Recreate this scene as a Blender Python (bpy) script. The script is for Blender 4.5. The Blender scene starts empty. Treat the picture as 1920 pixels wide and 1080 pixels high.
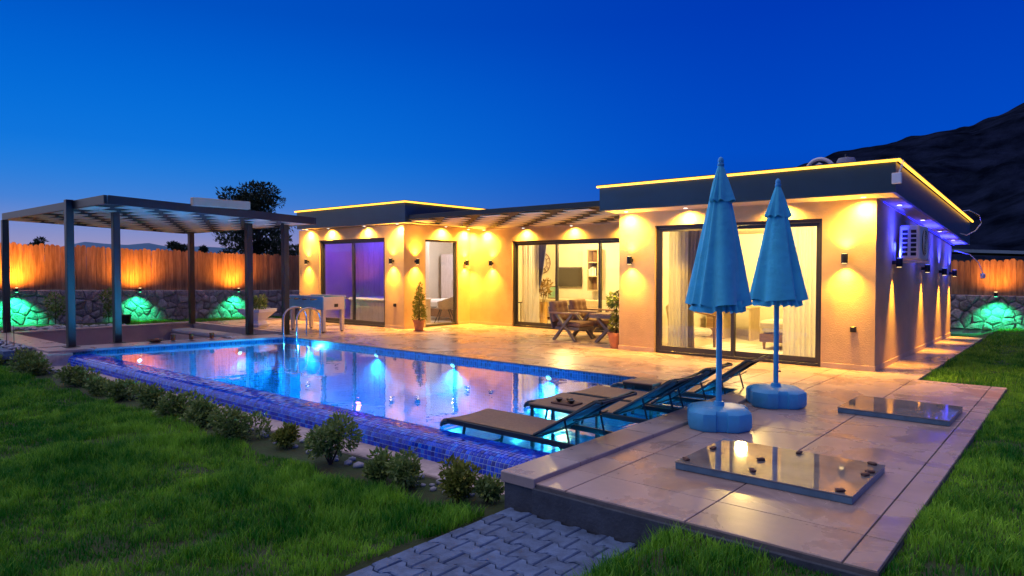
import bpy, bmesh, math, random
import numpy as np
from mathutils import Vector, Matrix
R = math.radians
rnd = random.Random(7)
scene = bpy.context.scene
C = scene.collection

# ------------------------------------------------------------------ camera
cam_d = bpy.data.cameras.new("camera"); cam = bpy.data.objects.new("camera", cam_d); C.objects.link(cam)
cam.location = (0, 0, 1.62); cam.rotation_euler = (R(90 - 1.63), 0, R(40.2))
cam_d.sensor_width = 36; cam_d.lens = 24.09; cam_d.clip_start = 0.05; cam_d.clip_end = 20000
scene.camera = cam

# ------------------------------------------------------------------ sky at dusk
world = bpy.data.worlds.new("World"); scene.world = world; world.use_nodes = True
wn = world.node_tree.nodes; wl = world.node_tree.links; wn.clear()
def N(nodes, t, **kw):
    n = nodes.new(t)
    for k, v in kw.items(): setattr(n, k, v)
    return n
wout = N(wn, 'ShaderNodeOutputWorld'); wbg = N(wn, 'ShaderNodeBackground')
wtc = N(wn, 'ShaderNodeTexCoord'); wsep = N(wn, 'ShaderNodeSeparateXYZ')
wl.new(wtc.outputs['Generated'], wsep.inputs[0])
# direction of the afterglow: far round to the left of the view
GLOW_AZ = R(40.2 + 62)
gdir = (-math.sin(GLOW_AZ), math.cos(GLOW_AZ), 0.0)
wdot = N(wn, 'ShaderNodeVectorMath', operation='DOT_PRODUCT'); wdot.inputs[1].default_value = gdir
wl.new(wtc.outputs['Generated'], wdot.inputs[0])
def ramp(nodes, links, src, stops, interp='EASE'):
    r = N(nodes, 'ShaderNodeValToRGB'); r.color_ramp.interpolation = interp
    e = r.color_ramp.elements
    while len(e) < len(stops): e.new(0.5)
    for i, (p, c) in enumerate(stops):
        e[i].position = p; e[i].color = (*c, 1)
    links.new(src, r.inputs[0]); return r
elev_far = ramp(wn, wl, wsep.outputs['Z'], [(0.0, (0.010, 0.060, 0.36)), (0.08, (0.002, 0.062, 0.47)), (0.16, (0.0, 0.070, 0.56)), (0.33, (0.0, 0.042, 0.47)), (1.0, (0.0, 0.016, 0.20))], 'LINEAR')
elev_glow = ramp(wn, wl, wsep.outputs['Z'], [(0.0, (0.46, 0.34, 0.46)), (0.04, (0.26, 0.28, 0.56)), (0.085, (0.03, 0.22, 0.68)), (0.16, (0.0, 0.19, 0.76)), (0.33, (0.0, 0.078, 0.58)), (1.0, (0.0, 0.02, 0.22))], 'B_SPLINE')
wmap = N(wn, 'ShaderNodeMapRange', interpolation_type='SMOOTHSTEP'); wmap.inputs['From Min'].default_value = 0.10; wmap.inputs['From Max'].default_value = 0.88
wl.new(wdot.outputs['Value'], wmap.inputs['Value'])
wmix = N(wn, 'ShaderNodeMix', data_type='RGBA')
wl.new(wmap.outputs[0], wmix.inputs[0]); wl.new(elev_far.outputs[0], wmix.inputs[6]); wl.new(elev_glow.outputs[0], wmix.inputs[7])
wl.new(wmix.outputs[2], wbg.inputs['Color']); wbg.inputs['Strength'].default_value = 1.0
wl.new(wbg.outputs[0], wout.inputs['Surface'])

# ------------------------------------------------------------------ wide sun lamp added as dusk fill from the glow side; the sun is down
sun_d = bpy.data.lights.new("sun", 'SUN'); sun = bpy.data.objects.new("sun", sun_d); C.objects.link(sun)
sun_d.energy = 1.55; sun_d.angle = R(120); sun_d.color = (1.0, 0.88, 0.78)
sun.rotation_euler = (R(28), 0, R(40.2 + 62 + 180))

# ------------------------------------------------------------------ exposure, sampling
vs = scene.view_settings
vs.view_transform = 'Standard'; vs.look = 'None'; vs.gamma = 1.0; vs.use_curve_mapping = False; vs.exposure = 0.0
cy = scene.cycles
cy.use_denoising = True
cy.max_bounces = 8; cy.diffuse_bounces = 3; cy.glossy_bounces = 4; cy.transparent_max_bounces = 12
cy.caustics_reflective = False; cy.caustics_refractive = False; cy.sample_clamp_indirect = 4.0
try: cy.use_light_tree = True
except Exception: pass

# ================================================================== helpers
class MB:
    """collects geometry for one mesh"""
    def __init__(s): s.v = []; s.f = []; s.mi = []
    def add(s, vs, fs, m=0):
        o = len(s.v); s.v += [tuple(p) for p in vs]; s.f += [tuple(i + o for i in f) for f in fs]; s.mi += [m] * len(fs); return s
    def box(s, a, b, ch=0.0, M=None, m=0):
        (x0, y0, z0), (x1, y1, z1) = a, b
        if ch <= 0:
            vs = [(x0,y0,z0),(x1,y0,z0),(x1,y1,z0),(x0,y1,z0),(x0,y0,z1),(x1,y0,z1),(x1,y1,z1),(x0,y1,z1)]
            fs = [(0,3,2,1),(4,5,6,7),(0,1,5,4),(1,2,6,5),(2,3,7,6),(3,0,4,7)]
        else:
            c = min(ch, (x1-x0)*.45, (y1-y0)*.45, (z1-z0)*.45)
            cx, cyy, cz = (x0+x1)/2, (y0+y1)/2, (z0+z1)/2; hx, hy, hz = (x1-x0)/2, (y1-y0)/2, (z1-z0)/2
            vs = []; idx = {}
            for sx in (-1,1):
                for sy in (-1,1):
                    for sz in (-1,1):
                        for ax in range(3):
                            h = [hx-c, hy-c, hz-c]; h[ax] += c
                            idx[(sx,sy,sz,ax)] = len(vs); vs.append((cx+sx*h[0], cyy+sy*h[1], cz+sz*h[2]))
            fs = []
            for ax in range(3):
                for sg in (-1,1):
                    o1, o2 = [(1,2),(2,0),(0,1)][ax]
                    q = []
                    for (p1,p2) in ((-1,-1),(1,-1),(1,1),(-1,1)):
                        k = [0,0,0]; k[ax] = sg; k[o1] = p1; k[o2] = p2; q.append(idx[(*k,ax)])
                    fs.append(tuple(q) if sg > 0 else tuple(q[::-1]))
            for ax in range(3):
                o1, o2 = [(1,2),(2,0),(0,1)][ax]
                for p1 in (-1,1):
                    for p2 in (-1,1):
                        ks = []
                        for t in (-1,1):
                            k = [0,0,0]; k[ax] = t; k[o1] = p1; k[o2] = p2; ks.append(k)
                        q = (idx[(*ks[0],o1)], idx[(*ks[1],o1)], idx[(*ks[1],o2)], idx[(*ks[0],o2)])
                        fs.append(q if p1*p2 < 0 else q[::-1])
            for sx in (-1,1):
                for sy in (-1,1):
                    for sz in (-1,1):
                        t = (idx[(sx,sy,sz,0)], idx[(sx,sy,sz,1)], idx[(sx,sy,sz,2)])
                        fs.append(t if sx*sy*sz > 0 else t[::-1])
        if M is not None: vs = [tuple(M @ Vector(p)) for p in vs]
        return s.add(vs, fs, m)
    def beam(s, p0, p1, w, h, ch=0.0, m=0, up=(0,0,1)):
        p0, p1 = Vector(p0), Vector(p1); d = p1 - p0; L = d.length; d.normalize(); u = Vector(up)
        x = d.cross(u)
        if x.length < 1e-5: x = d.cross(Vector((1,0,0)))
        x.normalize(); u = x.cross(d)
        M = Matrix.Translation(p0) @ Matrix((x, d, u)).transposed().to_4x4()
        return s.box((-w/2, 0, -h/2), (w/2, L, h/2), ch, M, m)
    def tube(s, path, r, n=8, m=0, cap=True):
        P = [Vector(p) for p in path]; k = len(P); rr = r if isinstance(r, (list, tuple)) else [r]*k
        vs = []; prev = None
        for i in range(k):
            t = (P[min(i+1,k-1)] - P[max(i-1,0)]).normalized()
            a = prev if prev is not None else (Vector((0,0,1)) if abs(t.z) < .9 else Vector((1,0,0)))
            x = (a - t*a.dot(t)).normalized(); prev = x; y = t.cross(x)
            for j in range(n):
                an = 2*math.pi*j/n; vs.append(P[i] + (x*math.cos(an) + y*math.sin(an))*rr[i])
        fs = [(i*n+j, i*n+(j+1)%n, (i+1)*n+(j+1)%n, (i+1)*n+j) for i in range(k-1) for j in range(n)]
        if cap: fs += [tuple(range(n))[::-1], tuple(range((k-1)*n, k*n))]
        return s.add(vs, fs, m)
    def lathe(s, prof, c=(0,0,0), n=16, m=0, wob=None):
        vs = []
        for (r, z) in prof:
            for j in range(n):
                a = 2*math.pi*j/n; q = r*(wob(a, z) if wob else 1); vs.append((c[0]+q*math.cos(a), c[1]+q*math.sin(a), c[2]+z))
        k = len(prof)
        fs = [(i*n+j, i*n+(j+1)%n, (i+1)*n+(j+1)%n, (i+1)*n+j) for i in range(k-1) for j in range(n)]
        fs += [tuple(range(n))[::-1], tuple(range((k-1)*n, k*n))]
        return s.add(vs, fs, m)
    def prism(s, poly, z0, z1, ch=0.0, m=0):
        n = len(poly)
        if ch > 0:
            cx = sum(p[0] for p in poly)/n; cyy = sum(p[1] for p in poly)/n
            ins = []
            for p in poly:
                d = math.hypot(p[0]-cx, p[1]-cyy); k = max(0, 1-ch*1.3/d) if d else 1
                ins.append((cx+(p[0]-cx)*k, cyy+(p[1]-cyy)*k))
            vs = [(x,y,z0) for x,y in poly] + [(x,y,z1-ch) for x,y in poly] + [(x,y,z1) for x,y in ins]; k = 3
        else:
            vs = [(x,y,z0) for x,y in poly] + [(x,y,z1) for x,y in poly]; k = 2
        fs = [tuple(range(n))[::-1], tuple(range((k-1)*n, k*n))]
        for l in range(k-1): fs += [(l*n+i, l*n+(i+1)%n, (l+1)*n+(i+1)%n, (l+1)*n+i) for i in range(n)]
        return s.add(vs, fs, m)
    def mesh(s, name, mats, off=(0,0,0), smooth=False):
        me = bpy.data.meshes.new(name)
        vv = s.v if off == (0,0,0) else [(x-off[0], y-off[1], z-off[2]) for x,y,z in s.v]
        me.from_pydata(vv, [], s.f); me.update()
        for mt in (mats if isinstance(mats, (list, tuple)) else [mats]): me.materials.append(mt)
        if any(s.mi): me.polygons.foreach_set('material_index', s.mi)
        if smooth:
            me.polygons.foreach_set('use_smooth', [True]*len(me.polygons))
            if smooth != 'all': me.set_sharp_from_angle(angle=R(40))
        return me
    def build(s, name, mats, parent=None, smooth=False, world=False):
        off = tuple(parent.location) if (world and parent is not None) else (0,0,0)
        return link(name, s.mesh(name, mats, off, smooth), parent)

def link(name, me, parent=None, loc=(0,0,0), rot=None):
    o = bpy.data.objects.new(name, me); C.objects.link(o); o.parent = parent; o.location = loc
    if rot is not None: o.rotation_euler = rot
    return o
def tag(o, label=None, cat=None, group=None, kind=None):
    if label: o['label'] = label
    if cat: o['category'] = cat
    if group: o['group'] = group
    if kind: o['kind'] = kind
    return o
def thing(name, label, cat, loc=(0,0,0), rz=0.0, group=None, kind=None):
    o = link(name, None, None, loc, (0,0,rz)); o.empty_display_size = 0.1
    return tag(o, label, cat, group, kind)
def copy_tree(o, parent=None):
    c = o.copy(); C.objects.link(c); c.parent = parent
    for ch in list(o.children): copy_tree(ch, c)
    return c
def lamp(kind, parent, loc, color, watts, size=0.03, spot=None, blend=0.5, aim=None, shape=None):
    d = bpy.data.lights.new('light', kind); d.color = color; d.energy = watts
    if kind == 'AREA':
        d.shape = 'RECTANGLE' if shape else 'SQUARE'; d.size = shape[0] if shape else size
        if shape: d.size_y = shape[1]
    else: d.shadow_soft_size = size
    if kind == 'SPOT': d.spot_size = R(spot); d.spot_blend = blend
    o = bpy.data.objects.new('light', d); C.objects.link(o); o.parent = parent
    o.location = loc
    if aim is not None: o.rotation_euler = Vector(aim).to_track_quat('-Z', 'Y').to_euler()
    return o

# ================================================================== materials
def principled(name):
    m = bpy.data.materials.new(name); m.use_nodes = True; nt = m.node_tree
    return m, nt.nodes, nt.links, nt.nodes['Principled BSDF']
def mat(name, col, rough=0.6, metal=0.0, var=0.0, scale=8.0, bump=0.0, bscale=None, col2=None, rvar=0.0, rand=0.0, spec=0.5, stretch=None, emit=None, estr=0.0, coord='Object', detail=5, bdist=0.02, trans=0.0, sheen=0.0):
    m, n, l, p = principled(name)
    p.inputs['Roughness'].default_value = rough; p.inputs['Metallic'].default_value = metal
    p.inputs['Base Color'].default_value = (*col, 1); p.inputs['Specular IOR Level'].default_value = spec
    if sheen: p.inputs['Sheen Weight'].default_value = sheen
    if emit: p.inputs['Emission Color'].default_value = (*emit, 1); p.inputs['Emission Strength'].default_value = estr
    tc = N(n, 'ShaderNodeTexCoord'); src = tc.outputs[coord]
    if stretch:
        mp = N(n, 'ShaderNodeMapping'); mp.inputs['Scale'].default_value = stretch; l.new(src, mp.inputs[0]); src = mp.outputs[0]
    oi = None
    if rand:
        oi = N(n, 'ShaderNodeObjectInfo')
        ad = N(n, 'ShaderNodeVectorMath', operation='ADD'); sc = N(n, 'ShaderNodeMath', operation='MULTIPLY'); sc.inputs[1].default_value = 37.0
        l.new(oi.outputs['Random'], sc.inputs[0]); l.new(src, ad.inputs[0]); l.new(sc.outputs[0], ad.inputs[1]); src = ad.outputs[0]
    cur = None
    if var or col2:
        t = N(n, 'ShaderNodeTexNoise'); t.inputs['Scale'].default_value = scale; t.inputs['Detail'].default_value = detail; t.inputs['Roughness'].default_value = 0.6
        l.new(src, t.inputs['Vector'])
        c2 = col2 or tuple(max(0, c*(1-var)) for c in col); c1 = col if col2 else tuple(min(1, c*(1+var)) for c in col)
        r = ramp(n, l, t.outputs['Fac'], [(0.34, c2), (0.66, c1)], 'LINEAR'); cur = r.outputs[0]
        if rvar:
            mr = N(n, 'ShaderNodeMapRange'); mr.inputs['From Min'].default_value = .3; mr.inputs['From Max'].default_value = .7
            mr.inputs['To Min'].default_value = max(.02, rough-rvar); mr.inputs['To Max'].default_value = min(1, rough+rvar)
            l.new(t.outputs['Fac'], mr.inputs['Value']); l.new(mr.outputs[0], p.inputs['Roughness'])
    if rand:
        hv = N(n, 'ShaderNodeHueSaturation')
        mr = N(n, 'ShaderNodeMapRange'); mr.inputs['To Min'].default_value = 1-rand; mr.inputs['To Max'].default_value = 1+rand
        l.new(oi.outputs['Random'], mr.inputs['Value']); l.new(mr.outputs[0], hv.inputs['Value'])
        if cur: l.new(cur, hv.inputs['Color'])
        else: hv.inputs['Color'].default_value = (*col, 1)
        cur = hv.outputs[0]
    if cur: l.new(cur, p.inputs['Base Color'])
    if trans:
        ts = N(n, 'ShaderNodeBsdfTranslucent'); ts.inputs[0].default_value = (*col, 1); mxs = N(n, 'ShaderNodeMixShader'); mxs.inputs[0].default_value = trans
        l.new(p.outputs[0], mxs.inputs[1]); l.new(ts.outputs[0], mxs.inputs[2]); l.new(mxs.outputs[0], n['Material Output'].inputs['Surface'])
    if bump:
        b = N(n, 'ShaderNodeBump'); b.inputs['Strength'].default_value = bump; b.inputs['Distance'].default_value = bdist
        t2 = N(n, 'ShaderNodeTexNoise'); t2.inputs['Scale'].default_value = bscale or scale*3; t2.inputs['Detail'].default_value = 4
        l.new(src, t2.inputs['Vector']); l.new(t2.outputs['Fac'], b.inputs['Height']); l.new(b.outputs[0], p.inputs['Normal'])
    return m
def emis(name, col, strength):
    m, n, l, p = principled(name)
    p.inputs['Base Color'].default_value = (*[min(.8, c) for c in col], 1)
    p.inputs['Emission Color'].default_value = (*col, 1); p.inputs['Emission Strength'].default_value = strength
    return m
def glassy(name, tint, ior=1.45, rough=0.0, bump=0.0, bscale=2.0, stretch=(1,1,1), boost=1.0):
    """clear sheet: what is behind shows through, the rest is mirrored by the Fresnel law"""
    m, n, l, p = principled(name); n.remove(p); out = n['Material Output']
    tr = N(n, 'ShaderNodeBsdfTransparent'); tr.inputs[0].default_value = (*tint, 1)
    gl = N(n, 'ShaderNodeBsdfGlossy'); gl.inputs['Roughness'].default_value = rough; gl.inputs['Color'].default_value = (1,1,1,1)
    fr = N(n, 'ShaderNodeFresnel'); fr.inputs['IOR'].default_value = ior
    mx = N(n, 'ShaderNodeMixShader')
    gb = N(n, 'ShaderNodeNewGeometry'); im = N(n, 'ShaderNodeMapRange')   # same law from either side of the sheet
    im.inputs['To Min'].default_value = ior; im.inputs['To Max'].default_value = 1/ior
    l.new(gb.outputs['Backfacing'], im.inputs['Value']); l.new(im.outputs[0], fr.inputs['IOR'])
    if boost != 1.0:
        mu = N(n, 'ShaderNodeMath', operation='MULTIPLY'); mu.use_clamp = True; mu.inputs[1].default_value = boost
        l.new(fr.outputs[0], mu.inputs[0]); l.new(mu.outputs[0], mx.inputs[0])
    else: l.new(fr.outputs[0], mx.inputs[0])
    l.new(tr.outputs[0], mx.inputs[1]); l.new(gl.outputs[0], mx.inputs[2]); l.new(mx.outputs[0], out.inputs['Surface'])
    if bump:
        tc = N(n, 'ShaderNodeTexCoord'); mp = N(n, 'ShaderNodeMapping'); mp.inputs['Scale'].default_value = stretch
        t = N(n, 'ShaderNodeTexNoise'); t.inputs['Scale'].default_value = bscale; t.inputs['Detail'].default_value = 2.5
        b = N(n, 'ShaderNodeBump'); b.inputs['Strength'].default_value = bump; b.inputs['Distance'].default_value = 0.01
        l.new(tc.outputs['Object'], mp.inputs[0]); l.new(mp.outputs[0], t.inputs['Vector']); l.new(t.outputs['Fac'], b.inputs['Height'])
        l.new(b.outputs[0], gl.inputs['Normal']); l.new(b.outputs[0], fr.inputs['Normal'])
    return m
def mosaic(name, axes, cols, grout, tile=0.05, rough=0.15):
    m, n, l, p = principled(name)
    tc = N(n, 'ShaderNodeTexCoord'); sp = N(n, 'ShaderNodeSeparateXYZ'); cb = N(n, 'ShaderNodeCombineXYZ')
    l.new(tc.outputs['Object'], sp.inputs[0]); l.new(sp.outputs[axes[0]], cb.inputs[0]); l.new(sp.outputs[axes[1]], cb.inputs[1])
    sc = N(n, 'ShaderNodeVectorMath', operation='SCALE'); sc.inputs['Scale'].default_value = 1/tile; l.new(cb.outputs[0], sc.inputs[0])
    fl = N(n, 'ShaderNodeVectorMath', operation='FLOOR'); l.new(sc.outputs[0], fl.inputs[0])
    wnz = N(n, 'ShaderNodeTexWhiteNoise', noise_dimensions='2D'); l.new(fl.outputs[0], wnz.inputs['Vector'])
    k = len(cols); r = ramp(n, l, wnz.outputs['Value'], [(i/k, c) for i, c in enumerate(cols)], 'CONSTANT')
    fr = N(n, 'ShaderNodeVectorMath', operation='FRACTION'); l.new(sc.outputs[0], fr.inputs[0])
    sb = N(n, 'ShaderNodeVectorMath', operation='SUBTRACT'); sb.inputs[1].default_value = (.5,.5,0); l.new(fr.outputs[0], sb.inputs[0])
    ab = N(n, 'ShaderNodeVectorMath', operation='ABSOLUTE'); l.new(sb.outputs[0], ab.inputs[0])
    s2 = N(n, 'ShaderNodeSeparateXYZ'); l.new(ab.outputs[0], s2.inputs[0])
    mxm = N(n, 'ShaderNodeMath', operation='MAXIMUM'); l.new(s2.outputs[0], mxm.inputs[0]); l.new(s2.outputs[1], mxm.inputs[1])
    gt = N(n, 'ShaderNodeMath', operation='GREATER_THAN'); gt.inputs[1].default_value = 0.455; l.new(mxm.outputs[0], gt.inputs[0])
    mx = N(n, 'ShaderNodeMix', data_type='RGBA'); l.new(gt.outputs[0], mx.inputs[0]); l.new(r.outputs[0], mx.inputs[6]); mx.inputs[7].default_value = (*grout, 1)
    l.new(mx.outputs[2], p.inputs['Base Color']); p.inputs['Roughness'].default_value = rough
    b = N(n, 'ShaderNodeBump', invert=True); b.inputs['Strength'].default_value = .4; b.inputs['Distance'].default_value = .003
    l.new(gt.outputs[0], b.inputs['Height']); l.new(b.outputs[0], p.inputs['Normal'])
    return m
def leafmat(name, c1, c2, rough=0.5, trans=0.25):
    """leaves and grass: the colour varies from leaf to leaf through the face colour attribute"""
    m, n, l, p = principled(name)
    at = N(n, 'ShaderNodeAttribute'); at.attribute_name = 'tint'
    r = ramp(n, l, at.outputs['Fac'], [(0, c1), (1, c2)], 'LINEAR')
    l.new(r.outputs[0], p.inputs['Base Color']); p.inputs['Roughness'].default_value = rough; p.inputs['Specular IOR Level'].default_value = .3
    if trans:
        ts = N(n, 'ShaderNodeBsdfTranslucent'); l.new(r.outputs[0], ts.inputs[0]); mx = N(n, 'ShaderNodeMixShader'); mx.inputs[0].default_value = trans
        l.new(p.outputs[0], mx.inputs[1]); l.new(ts.outputs[0], mx.inputs[2]); l.new(mx.outputs[0], n['Material Output'].inputs['Surface'])
    return m
MT = {}
MT['stucco'] = mat('stucco', (0.60, 0.42, 0.21), .85, var=.12, scale=1.6, bump=.35, bscale=55)
MT['plinth'] = mat('plinth_stone', (0.60, 0.44, 0.26), .6, var=.1, scale=5)
MT['fascia'] = mat('fascia_panel', (0.020, 0.050, 0.068), .38, var=.1, scale=1.5)
MT['soffit'] = mat('soffit', (0.62, 0.50, 0.36), .7, var=.04, scale=3)
MT['roof'] = mat('roof_membrane', (0.10, 0.10, 0.10), .9, var=.2, scale=3)
MT['led'] = emis('led_strip', (1.0, 0.44, 0.04), 3.6)
MT['led_blue'] = emis('blue_led_strip', (0.03, 0.03, 1.0), 1.6)
MT['anthracite'] = mat('anthracite_frame', (0.035, 0.038, 0.042), .35, var=.1, scale=20)
MT['glass'] = glassy('window_glass', (.96, .97, .96), 1.45)
MT['room'] = mat('room_plaster', (0.78, 0.72, 0.60), .8, var=.03, scale=3)
MT['roomfloor'] = mat('room_floor', (0.62, 0.55, 0.44), .3, var=.08, scale=3)
def wet_tile(name, c1, c2, stain, rough, wet):
    """stone slab: fine mottling per slab, and water stains that run on across the joints"""
    m, n, l, p = principled(name); tc = N(n, 'ShaderNodeTexCoord'); ge = N(n, 'ShaderNodeNewGeometry'); oi = N(n, 'ShaderNodeObjectInfo')
    def noise(src, sc, det, ro=.6, dist=0.0):
        t = N(n, 'ShaderNodeTexNoise'); t.inputs['Scale'].default_value = sc; t.inputs['Detail'].default_value = det; t.inputs['Roughness'].default_value = ro; t.inputs['Distortion'].default_value = dist
        l.new(src, t.inputs['Vector']); return t.outputs['Fac']
    a = ramp(n, l, noise(ge.outputs['Position'], 3.2, 8, .65), [(.32, c2), (.68, c1)], 'LINEAR')
    st = N(n, 'ShaderNodeMapRange', interpolation_type='SMOOTHSTEP'); st.inputs['From Min'].default_value = .46; st.inputs['From Max'].default_value = .66
    l.new(noise(ge.outputs['Position'], 1.25, 7, .62, .7), st.inputs['Value'])
    mx = N(n, 'ShaderNodeMix', data_type='RGBA'); sf = N(n, 'ShaderNodeMath', operation='MULTIPLY'); sf.inputs[1].default_value = .62
    l.new(st.outputs[0], sf.inputs[0]); l.new(sf.outputs[0], mx.inputs[0]); l.new(a.outputs[0], mx.inputs[6]); mx.inputs[7].default_value = (*stain, 1)
    hv = N(n, 'ShaderNodeHueSaturation'); mr = N(n, 'ShaderNodeMapRange'); mr.inputs['To Min'].default_value = .9; mr.inputs['To Max'].default_value = 1.1
    l.new(oi.outputs['Random'], mr.inputs['Value']); l.new(mr.outputs[0], hv.inputs['Value']); l.new(mx.outputs[2], hv.inputs['Color']); l.new(hv.outputs[0], p.inputs['Base Color'])
    rr = N(n, 'ShaderNodeMapRange'); rr.inputs['To Min'].default_value = rough; rr.inputs['To Max'].default_value = wet; l.new(st.outputs[0], rr.inputs['Value']); l.new(rr.outputs[0], p.inputs['Roughness'])
    b = N(n, 'ShaderNodeBump'); b.inputs['Strength'].default_value = .10; b.inputs['Distance'].default_value = .01; l.new(noise(ge.outputs['Position'], 14, 4), b.inputs['Height']); l.new(b.outputs[0], p.inputs['Normal'])
    return m
MT['tile'] = wet_tile('terrace_tile', (0.58, 0.42, 0.33), (0.46, 0.325, 0.25), (0.25, 0.18, 0.16), .30, .16)
MT['grout'] = mat('terrace_bed', (0.13, 0.12, 0.11), .85, var=.2, scale=10)
MT['coping'] = mat('coping_stone', (0.46, 0.37, 0.33), .36, col2=(0.36, 0.29, 0.26), scale=3.5, rvar=.15, rand=.08, bump=.12, bscale=18)
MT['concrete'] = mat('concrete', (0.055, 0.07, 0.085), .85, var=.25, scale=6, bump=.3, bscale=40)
MT['ledge'] = mat('ledge_concrete', (0.55, 0.44, 0.40), .8, var=.2, scale=8, bump=.2, bscale=50)
MT['pitwall'] = mat('pit_plaster', (0.50, 0.40, 0.34), .8, var=.1, scale=3, bump=.1, bscale=40)
MT['water'] = glassy('pool_water', (.46, .84, 1.0), 1.33, rough=.012, bump=.32, bscale=2.6, stretch=(1.0, 1.0, 1), boost=1.45)
blues = [(.004, .035, .40), (.006, .075, .60), (.004, .04, .46), (.012, .14, .70), (.003, .02, .26), (.006, .09, .62)]
light_blues = [(.008, .30, .72), (.012, .38, .78), (.005, .25, .68), (.02, .46, .82)]
wall_blues = [(.012+.4*c[0], .03+.6*c[1], .26*c[2]) for c in blues]
MT['mosaic_xz'] = mosaic('mosaic_long_wall', (0, 2), wall_blues, (.10, .20, .36))
MT['mosaic_yz'] = mosaic('mosaic_end_wall', (1, 2), wall_blues, (.10, .20, .36))
MT['mosaic_floor'] = mosaic('mosaic_floor', (0, 1), light_blues, (.22, .52, .80), tile=.06)
for i, c in enumerate(blues[:5]):
    MT['blue%d' % i] = mat('glass_mosaic_%d' % i, tuple(min(1, v*1.45) for v in c), .12, var=.12, scale=14, bump=.08, bscale=12, rand=.2, spec=.35)
MT['mosaicgrout'] = mat('mosaic_grout', (.36, .56, .92), .7, var=.1, scale=20)
MT['steel'] = mat('stainless_steel', (.62, .63, .64), .16, 1.0)
MT['pergola'] = mat('pergola_steel', (0.008, 0.011, 0.013), .42, var=.15, scale=5)
MT['slat'] = mat('pale_roof_board', (0.78, 0.66, 0.44), .7, var=.1, scale=5, rand=.12, stretch=(.4, 6, 6))
MT['slat_dark'] = mat('dark_roof_sheet', (0.022, 0.02, 0.02), .7, var=.2, scale=4)
MT['board'] = mat('fence_board', (0.50, 0.26, 0.11), .75, col2=(0.26, 0.115, 0.045), scale=6, rand=.32, stretch=(3, 3, .35), bump=.25, bscale=14, detail=7)
MT['stone'] = mat('wall_stone', (0.56, 0.46, 0.43), .85, col2=(0.30, 0.24, 0.23), scale=11, rand=.3, bump=1.0, bscale=30, bdist=.05, detail=9)
MT['mortar'] = mat('mortar', (0.44, 0.37, 0.34), .95, var=.2, scale=20, bump=.5, bscale=50)
MT['soil'] = mat('lawn_soil', (0.040, 0.085, 0.018), .95, col2=(0.045, 0.045, 0.020), scale=2.5, bump=.5, bscale=25)
MT['grass'] = leafmat('grass_blades', (0.014, 0.19, 0.008), (0.36, 0.72, 0.05), .55, .3)
MT['shrub'] = leafmat('shrub_leaves', (0.05, 0.13, 0.025), (0.34, 0.44, 0.11), .45, .2)
MT['topiary'] = leafmat('topiary_leaves', (0.07, 0.12, 0.015), (0.30, 0.33, 0.05), .5, .25)
MT['darkleaf'] = leafmat('dark_leaves', (0.012, 0.028, 0.012), (0.03, 0.055, 0.02), .6, .1)
MT['dryleaf'] = leafmat('dried_leaves', (0.16, 0.10, 0.03), (0.36, 0.22, 0.07), .6, .1)
MT['bark'] = mat('bark', (0.09, 0.06, 0.04), .9, var=.4, scale=20, bump=.6)
MT['pebble'] = mat('white_pebble', (0.40, 0.41, 0.43), .6, var=.12, scale=10, rand=.15)
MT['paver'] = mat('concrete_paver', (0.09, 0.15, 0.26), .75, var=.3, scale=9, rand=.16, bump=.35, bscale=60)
MT['base_plastic'] = mat('skylit_white_plastic', (0.06, 0.40, 0.70), .45, var=.12, scale=4)  # white plastic; the blue of the dusk sky is mixed into its colour
MT['white_plastic'] = mat('white_plastic', (0.74, 0.78, 0.80), .35, var=.04, scale=4)
MT['canopy'] = mat('parasol_cloth', (0.06, 0.56, 0.76), .8, var=.08, scale=4, bump=.5, bscale=16, sheen=.2)
MT['white_metal'] = mat('white_metal', (0.75, 0.75, 0.74), .4)
MT['dark_frame'] = mat('lounger_frame', (0.020, 0.034, 0.038), .35, .3)
MT['sling'] = mat('sling_fabric', (0.25, 0.155, 0.10), .75, var=.1, scale=30, bump=.2, bscale=400)
MT['slingback'] = mat('sling_back', (0.018, 0.035, 0.035), .7, var=.1, scale=30)
MT['terracotta'] = mat('terracotta', (0.50, 0.22, 0.10), .75, var=.15, scale=8, bump=.15)
MT['greywood'] = mat('grey_painted_wood', (0.20, 0.18, 0.165), .6, var=.15, scale=8, stretch=(6, 1, 6))
MT['topwood'] = mat('oiled_wood', (0.40, 0.25, 0.15), .5, var=.25, scale=5, stretch=(1, 8, 8))
MT['cushion'] = mat('brown_cushion', (0.26, 0.17, 0.13), .85, var=.08, scale=20, bump=.2, bscale=300)
MT['panelglass'] = mat('panel_glass', (0.22, 0.20, 0.18), .035, var=.3, scale=3, spec=1.0)
MT['panelrim'] = mat('panel_rim', (0.10, 0.20, 0.26), .3, var=.2, scale=9)
MT['brownstone'] = mat('brown_stone', (0.13, 0.065, 0.045), .8, var=.3, scale=30, rand=.2)
MT['black'] = mat('black_plastic', (0.012, 0.012, 0.013), .4)
MT['blackgloss'] = mat('screen_glass', (0.05, 0.045, 0.04), .08)
MT['cream'] = mat('cream_upholstery', (0.72, 0.66, 0.52), .85, var=.06, scale=10)
MT['sheer'] = mat('sheer_curtain', (0.80, 0.80, 0.78), .9, var=.04, scale=5, trans=.55)
MT['drape'] = mat('taupe_drape', (0.33, 0.28, 0.22), .9, var=.1, scale=8)
MT['bluedrape'] = mat('blue_grey_drape', (0.12, 0.12, 0.22), .9, var=.1, scale=8)
MT['brownwood'] = mat('brown_wood', (0.20, 0.11, 0.06), .5, var=.25, scale=6, stretch=(1, 6, 6))
MT['beigewood'] = mat('beige_wood', (0.50, 0.40, 0.26), .5, var=.1, scale=6, stretch=(6, 6, 1))
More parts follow.
